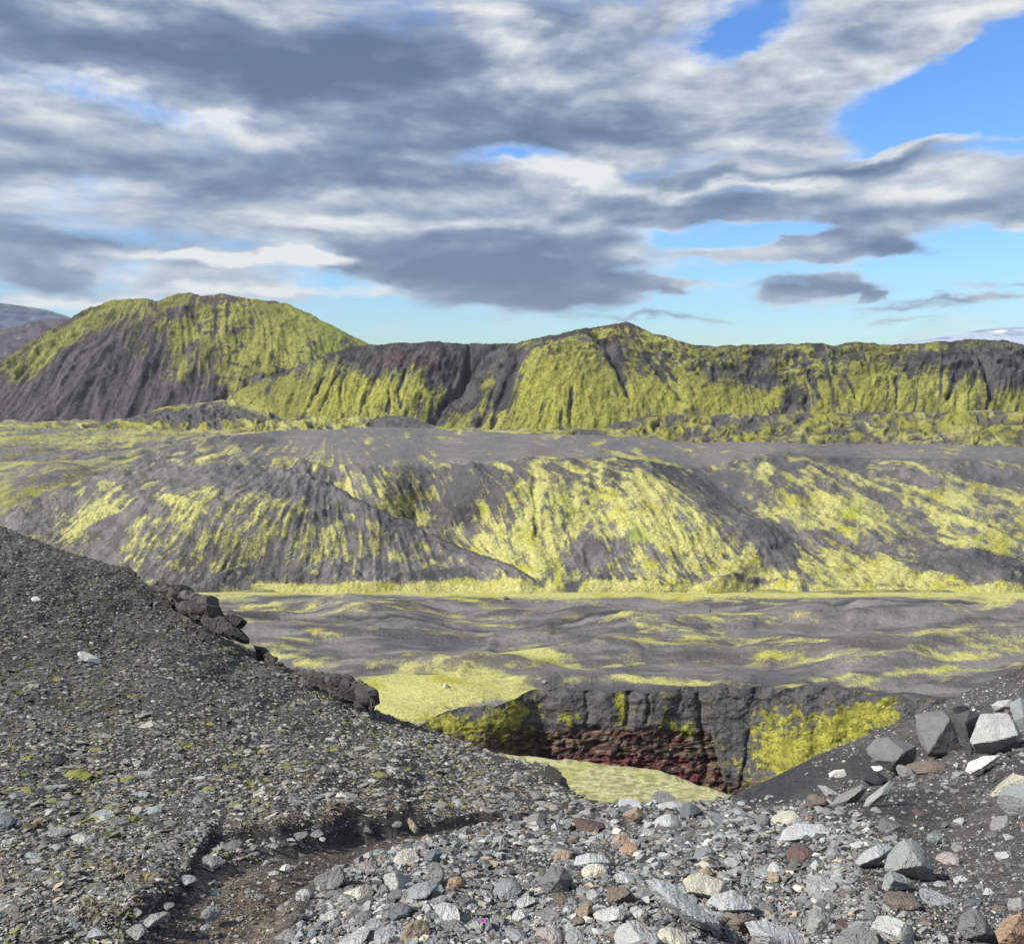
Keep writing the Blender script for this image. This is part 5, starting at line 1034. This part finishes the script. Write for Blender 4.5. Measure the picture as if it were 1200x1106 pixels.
# purple flower
P = ground(np.array([566.]), np.array([1088.]))[0]
e = bpy.data.objects.new('flower', None); C.objects.link(e); e.location = P; tag(e, 'small purple flower among the stones at the bottom edge', 'flower')
s = P[1] / F
r_ = np.random.default_rng(3)
for i, (ox, oz) in enumerate(((0, 5), (-5, 7), (5, 3), (1, 9))):
    Vp, Fp = [], []
    for j in range(4):
        a = j * 1.571 + i; d = np.array([math.cos(a), .4 * math.sin(a) - .3, math.sin(a)]); q = np.array([-math.sin(a), .1, math.cos(a)])
        k = len(Vp); R = 3.6 * s
        Vp += [np.zeros(3), d * R * .6 - q * R * .4, d * R, d * R * .6 + q * R * .4]; Fp.append([k, k + 1, k + 2, k + 3])
    o = mesh_obj('blossom', np.array(Vp) + np.array([ox * s, -2 * s, (oz + 3) * s]), np.array(Fp), flat_mat('petal_mat', (.50, .08, .55), .6, 50, .3) if i == 0 else bpy.data.materials['petal_mat'], smooth=False, parent=e)
Vb, Fb = blades(14, 5 * s, 11 * s, r_, w=.0006, droop=.5)
mesh_obj('stem', Vb, Fb, GM['green'], parent=e)

# ================================================================== far figures on the plain
def on_plain(px, py):
    y = np.linspace(py - 14, py + 14, 200)
    A = P_pl.reshape(-1, 3); u = A[:, 0] / 1.0
    d = np.stack(dirs(px, py), -1); d = d / d[1]
    proj = A - d[None] * A[:, 1:2]
    k = np.argmin((proj ** 2).sum(1)); return A[k]
def skin_person(loc):
    J = {'pelvis': (0, 0, .95, .14), 'chest': (0, .01, 1.3, .17), 'neck': (0, .0, 1.5, .06), 'head': (0, -.02, 1.64, .10), 'top': (0, -.02, 1.72, .08),
         'sl': (.17, 0, 1.42, .075), 'el': (.25, .03, 1.15, .05), 'hl': (.24, -.1, .92, .04), 'sr': (-.17, 0, 1.42, .075), 'er': (-.25, .04, 1.15, .05), 'hr': (-.26, -.06, .9, .04),
         'kl': (.10, -.10, .50, .075), 'al': (.10, .02, .08, .055), 'fl': (.11, -.16, .04, .045), 'kr': (-.10, .04, .50, .075), 'ar': (-.10, .2, .09, .055), 'fr': (-.11, .05, .04, .045)}
    E = [('pelvis', 'chest'), ('chest', 'neck'), ('neck', 'head'), ('head', 'top'), ('chest', 'sl'), ('sl', 'el'), ('el', 'hl'), ('chest', 'sr'), ('sr', 'er'), ('er', 'hr'), ('pelvis', 'kl'), ('kl', 'al'), ('al', 'fl'), ('pelvis', 'kr'), ('kr', 'ar'), ('ar', 'fr')]
    ks = list(J); me = bpy.data.meshes.new('person'); me.from_pydata([J[k][:3] for k in ks], [(ks.index(a), ks.index(b)) for a, b in E], [])
    o = bpy.data.objects.new('person', me); C.objects.link(o)
    o.modifiers.new('skin', 'SKIN'); 
    me.skin_vertices.new(name='') if not me.skin_vertices else None
    for k, sv in zip(ks, me.skin_vertices[0].data): sv.radius = (J[k][3], J[k][3])
    me.skin_vertices[0].data[0].use_root = True
    o.modifiers.new('sub', 'SUBSURF').levels = 1; o.modifiers['sub'].render_levels = 2
    me.materials.append(flat_mat('dark_clothes', (.02, .022, .03), .8, 9, .4))
    o.location = loc
    return o
o = skin_person(on_plain(832.5, 718)); tag(o, 'tiny distant person in dark clothes walking alone across the dark plain', 'person')
PR = rock_mat('plain_rock_mat', sc=2., bump=.05)
for i, (x, y, w, h, ck, lb) in enumerate([(523, 801, 8, 7, 'pale', 'pale boulder on the moss above the canyon edge'), (317, 726, 4, 3, 'dark', 'small dark boulder on the plain beside the left brow'), (638, 798, 6, 4, 'grey', 'grey boulder at the canyon rim above the first buttress'), (593, 700, 6, 5, 'brown', 'brown boulder at the foot of the dark hill beside the yellow strip')]):
    P = on_plain(x, y + h / 2); s = P[1] / F
    v, f = stone_v(np.random.default_rng(300 + i), 3, 10, .55, .06)
    o = mesh_obj('boulder', v * (w / 2 * s, w / 2 * s, h / 2 * s), f, PR, smooth=False); o.location = P + np.array([0, 0, h * .3 * s]); o['tint'] = list(G[ck]); tag(o, lb, 'boulder')
# ------------------------------------------------------------------ air
HZ = 2.2e-5
if HZ:
    x0, x1, y0, y1, z0, z1 = -16000, 16000, -200, 17500, -420, 1150
    V = [(x, y, z) for x in (x0, x1) for y in (y0, y1) for z in (z0, z1)]
    o = mesh_obj('haze', V, [(0, 1, 3, 2), (4, 6, 7, 5), (0, 4, 5, 1), (2, 3, 7, 6), (0, 2, 6, 4), (1, 5, 7, 3)], bpy.data.materials.new('haze_mat'), smooth=False)
    hm = o.data.materials[0]; hm.use_nodes = True; hn = NT(hm.node_tree)
    for n_ in list(hn.n):
        if n_.type == 'BSDF_PRINCIPLED': hn.n.remove(n_)
    pv = hn.add('ShaderNodeVolumePrincipled', {'Density': HZ, 'Color': (.72, .82, .95, 1), 'Anisotropy': .2})
    hn.l.new(pv.outputs[0], hn.n['Material Output'].inputs['Volume'])
    o['kind'] = 'stuff'
# ------------------------------------------------------------------ sky, sun, camera
EXPO = 1.1; BGS = .09
W = bpy.data.worlds.new("World"); S.world = W; W.use_nodes = True
nt = NT(W.node_tree); bg = nt.n['Background']
SUN_EL, SUN_AZ = math.radians(42), math.radians(-112)     # azimuth from +Y towards +X
sky = nt.add('ShaderNodeTexSky', sky_type='NISHITA', sun_disc=False)
sky.sun_elevation = SUN_EL; sky.sun_rotation = SUN_AZ
sky.altitude = 600; sky.air_density = 1.3; sky.dust_density = .1; sky.ozone_density = 2.0
hs = nt.add('ShaderNodeHueSaturation', {'Color': sky.outputs[0], 'Saturation': 1.15, 'Value': 1.0, 'Hue': .495})
co = nt.add('ShaderNodeTexCoord').outputs['Generated']
sep = nt.add('ShaderNodeSeparateXYZ', {0: co})
az = nt.m('ARCTAN2', sep.outputs[0], sep.outputs[1]); el = nt.m('ARCSINE', sep.outputs[2])
U = nt.m('MULTIPLY', az, F / 100); V = nt.m('MULTIPLY', el, F / 100)
def uv(px, py):
    u, Y, Z = dirs(px, py); L = math.sqrt(u * u + Y * Y + Z * Z)
    return math.atan2(u, Y) * F / 100, math.asin(Z / L) * F / 100
P0 = nt.add('ShaderNodeCombineXYZ', {0: U, 1: V, 2: 0.0}).outputs[0]
# ragged warp
wn = nt.add('ShaderNodeTexNoise', {'Vector': nt.add('ShaderNodeVectorMath', {0: P0, 1: (.75, 1.7, 1)}, operation='MULTIPLY').outputs[0], 'Scale': 1.0, 'Detail': 7.0, 'Roughness': .55}).outputs['Color']
wv = nt.add('ShaderNodeVectorMath', {0: nt.add('ShaderNodeVectorMath', {0: wn, 1: (.5, .5, .5)}, operation='SUBTRACT').outputs[0], 1: (1.7, .75, 0)}, operation='MULTIPLY').outputs[0]
P1 = nt.add('ShaderNodeVectorMath', {0: P0, 1: wv}, operation='ADD').outputs[0]
def blobn(cx, cy, rx, ry, rot, soft=True):
    u, v = uv(cx, cy)
    mp = nt.add('ShaderNodeMapping', {'Vector': P1, 'Location': (u, v, 0), 'Rotation': (0, 0, math.radians(-rot)), 'Scale': (rx / 100, ry / 100, 1)}, vector_type='TEXTURE')
    return nt.add('ShaderNodeTexGradient', {'Vector': mp.outputs[0]}, gradient_type='SPHERICAL').outputs['Fac']
# (cx, cy, rx, ry, rot, cover, shade) in photo units; radii are to the blob's rim
B = SKYBLOBS
vy = lambda y: uv(600, y)[1]
cov = nt.m('MULTIPLY_ADD', nt.ssp(V, vy(335), vy(262)),   .52, .02)
sh = nt.m('ADD', .56, 0.0)
for cx, cy, rx, ry, rot, cv, sd in B:
    g = blobn(cx, cy, rx, ry, rot)
    if cv: cov = nt.m('MULTIPLY_ADD', g, cv, cov)
    if sd: sh = nt.m('MULTIPLY_ADD', g, sd, sh)
def streak(off, sc, ax, ay, det, rough, seed):
    v = nt.add('ShaderNodeVectorMath', {0: P0, 1: (seed, seed * .37 + off, seed * .7)}, operation='ADD').outputs[0]
    v = nt.add('ShaderNodeVectorMath', {0: v, 1: (ax, ay, 1)}, operation='MULTIPLY').outputs[0]
    return nt.add('ShaderNodeTexNoise', {'Vector': v, 'Scale': sc, 'Detail': det, 'Roughness': rough, 'Distortion': .25}).outputs['Fac']
# noise gets finer towards the horizon
na = streak(0, 1.0, .46, 1.5, 8., .54, 3.1); nb = streak(-.13, 1.0, .46, 1.5, 8., .54, 3.1)
nc = streak(0, 1.0, 1.1, 2.6, 6., .55, 11.3)
cov = nt.m('ADD', cov, nt.m('ADD', nt.m('MULTIPLY', nt.m('SUBTRACT', na, .5), .9), nt.m('MULTIPLY', nt.m('SUBTRACT', nc, .5), .45)))
nd = streak(0, 1.0, 2.2, 3.2, 7., .6, 23.7)
cov = nt.m('ADD', cov, nt.m('MULTIPLY', nt.m('SUBTRACT', nd, .5), .6))
alpha = nt.ssp(cov, .0, .60)
emb = nt.m('MULTIPLY', nt.m('SUBTRACT', na, nb), 2.1)
sh = nt.m('ADD', sh, nt.m('ADD', emb, nt.m('MULTIPLY', nt.m('SUBTRACT', nc, .5), .8)))
sh = nt.m('ADD', sh, nt.m('MULTIPLY', nt.m('SUBTRACT', nd, .5), .4))
# thin rims are brighter
sh = nt.m('ADD', sh, nt.m('MULTIPLY', nt.m('SUBTRACT', 1.0, nt.ssp(cov, .2, .62)), .22))
cr = nt.add('ShaderNodeValToRGB', {'Fac': sh})
e = cr.color_ramp; K = 2 ** EXPO
stops = [(0.0, (96, 113, 143)), (.28, (119, 136, 163)), (.5, (151, 165, 186)), (.75, (198, 205, 215)), (1.0, (240, 241, 240))]
e.elements[0].position = 0; e.elements[1].position = 1
for p, c in stops[1:-1]: e.elements.new(p)
for el_, (p, c) in zip(e.elements, stops): el_.position = p; el_.color = (*(srgb(*c) / K / BGS), 1)
al = nt.m('MULTIPLY', alpha, .96)
tint = nt.mix(nt.ssp(V, 0.0, 3.2), (.40, .62, .92), (.44, .62, .95))
skc = nt.add('ShaderNodeVectorMath', {0: hs.outputs[0], 1: tint}, operation='MULTIPLY').outputs[0]
col = nt.mix(al, skc, cr.outputs[0])
nt.l.new(col, bg.inputs[0]); bg.inputs[1].default_value = BGS
W.cycles.sampling_method = 'MANUAL'; W.cycles.sample_map_resolution = 512

sd = bpy.data.lights.new('sun', 'SUN'); sd.energy = 3.4; sd.angle = math.radians(3); sd.color = (1, .955, .87)
so_ = bpy.data.objects.new('sun', sd); C.objects.link(so_)
dv = Vector((math.sin(SUN_AZ) * math.cos(SUN_EL), math.cos(SUN_AZ) * math.cos(SUN_EL), math.sin(SUN_EL)))
so_.rotation_euler = dv.to_track_quat('Z', 'Y').to_euler()
cd = bpy.data.cameras.new('camera'); cam = bpy.data.objects.new('camera', cd); C.objects.link(cam); S.camera = cam
cd.sensor_fit = 'HORIZONTAL'; cd.sensor_width = 36; cd.lens = 36 * F / 1200
cam.rotation_euler = (math.pi / 2 - PITCH, 0, 0); cd.clip_start = .1; cd.clip_end = 60000
S.view_settings.view_transform = 'Standard'; S.view_settings.look = 'None'; S.view_settings.gamma = 1; S.view_settings.exposure = EXPO
S.cycles.use_denoising = True
S.cycles.max_bounces = 4; S.cycles.diffuse_bounces = 3
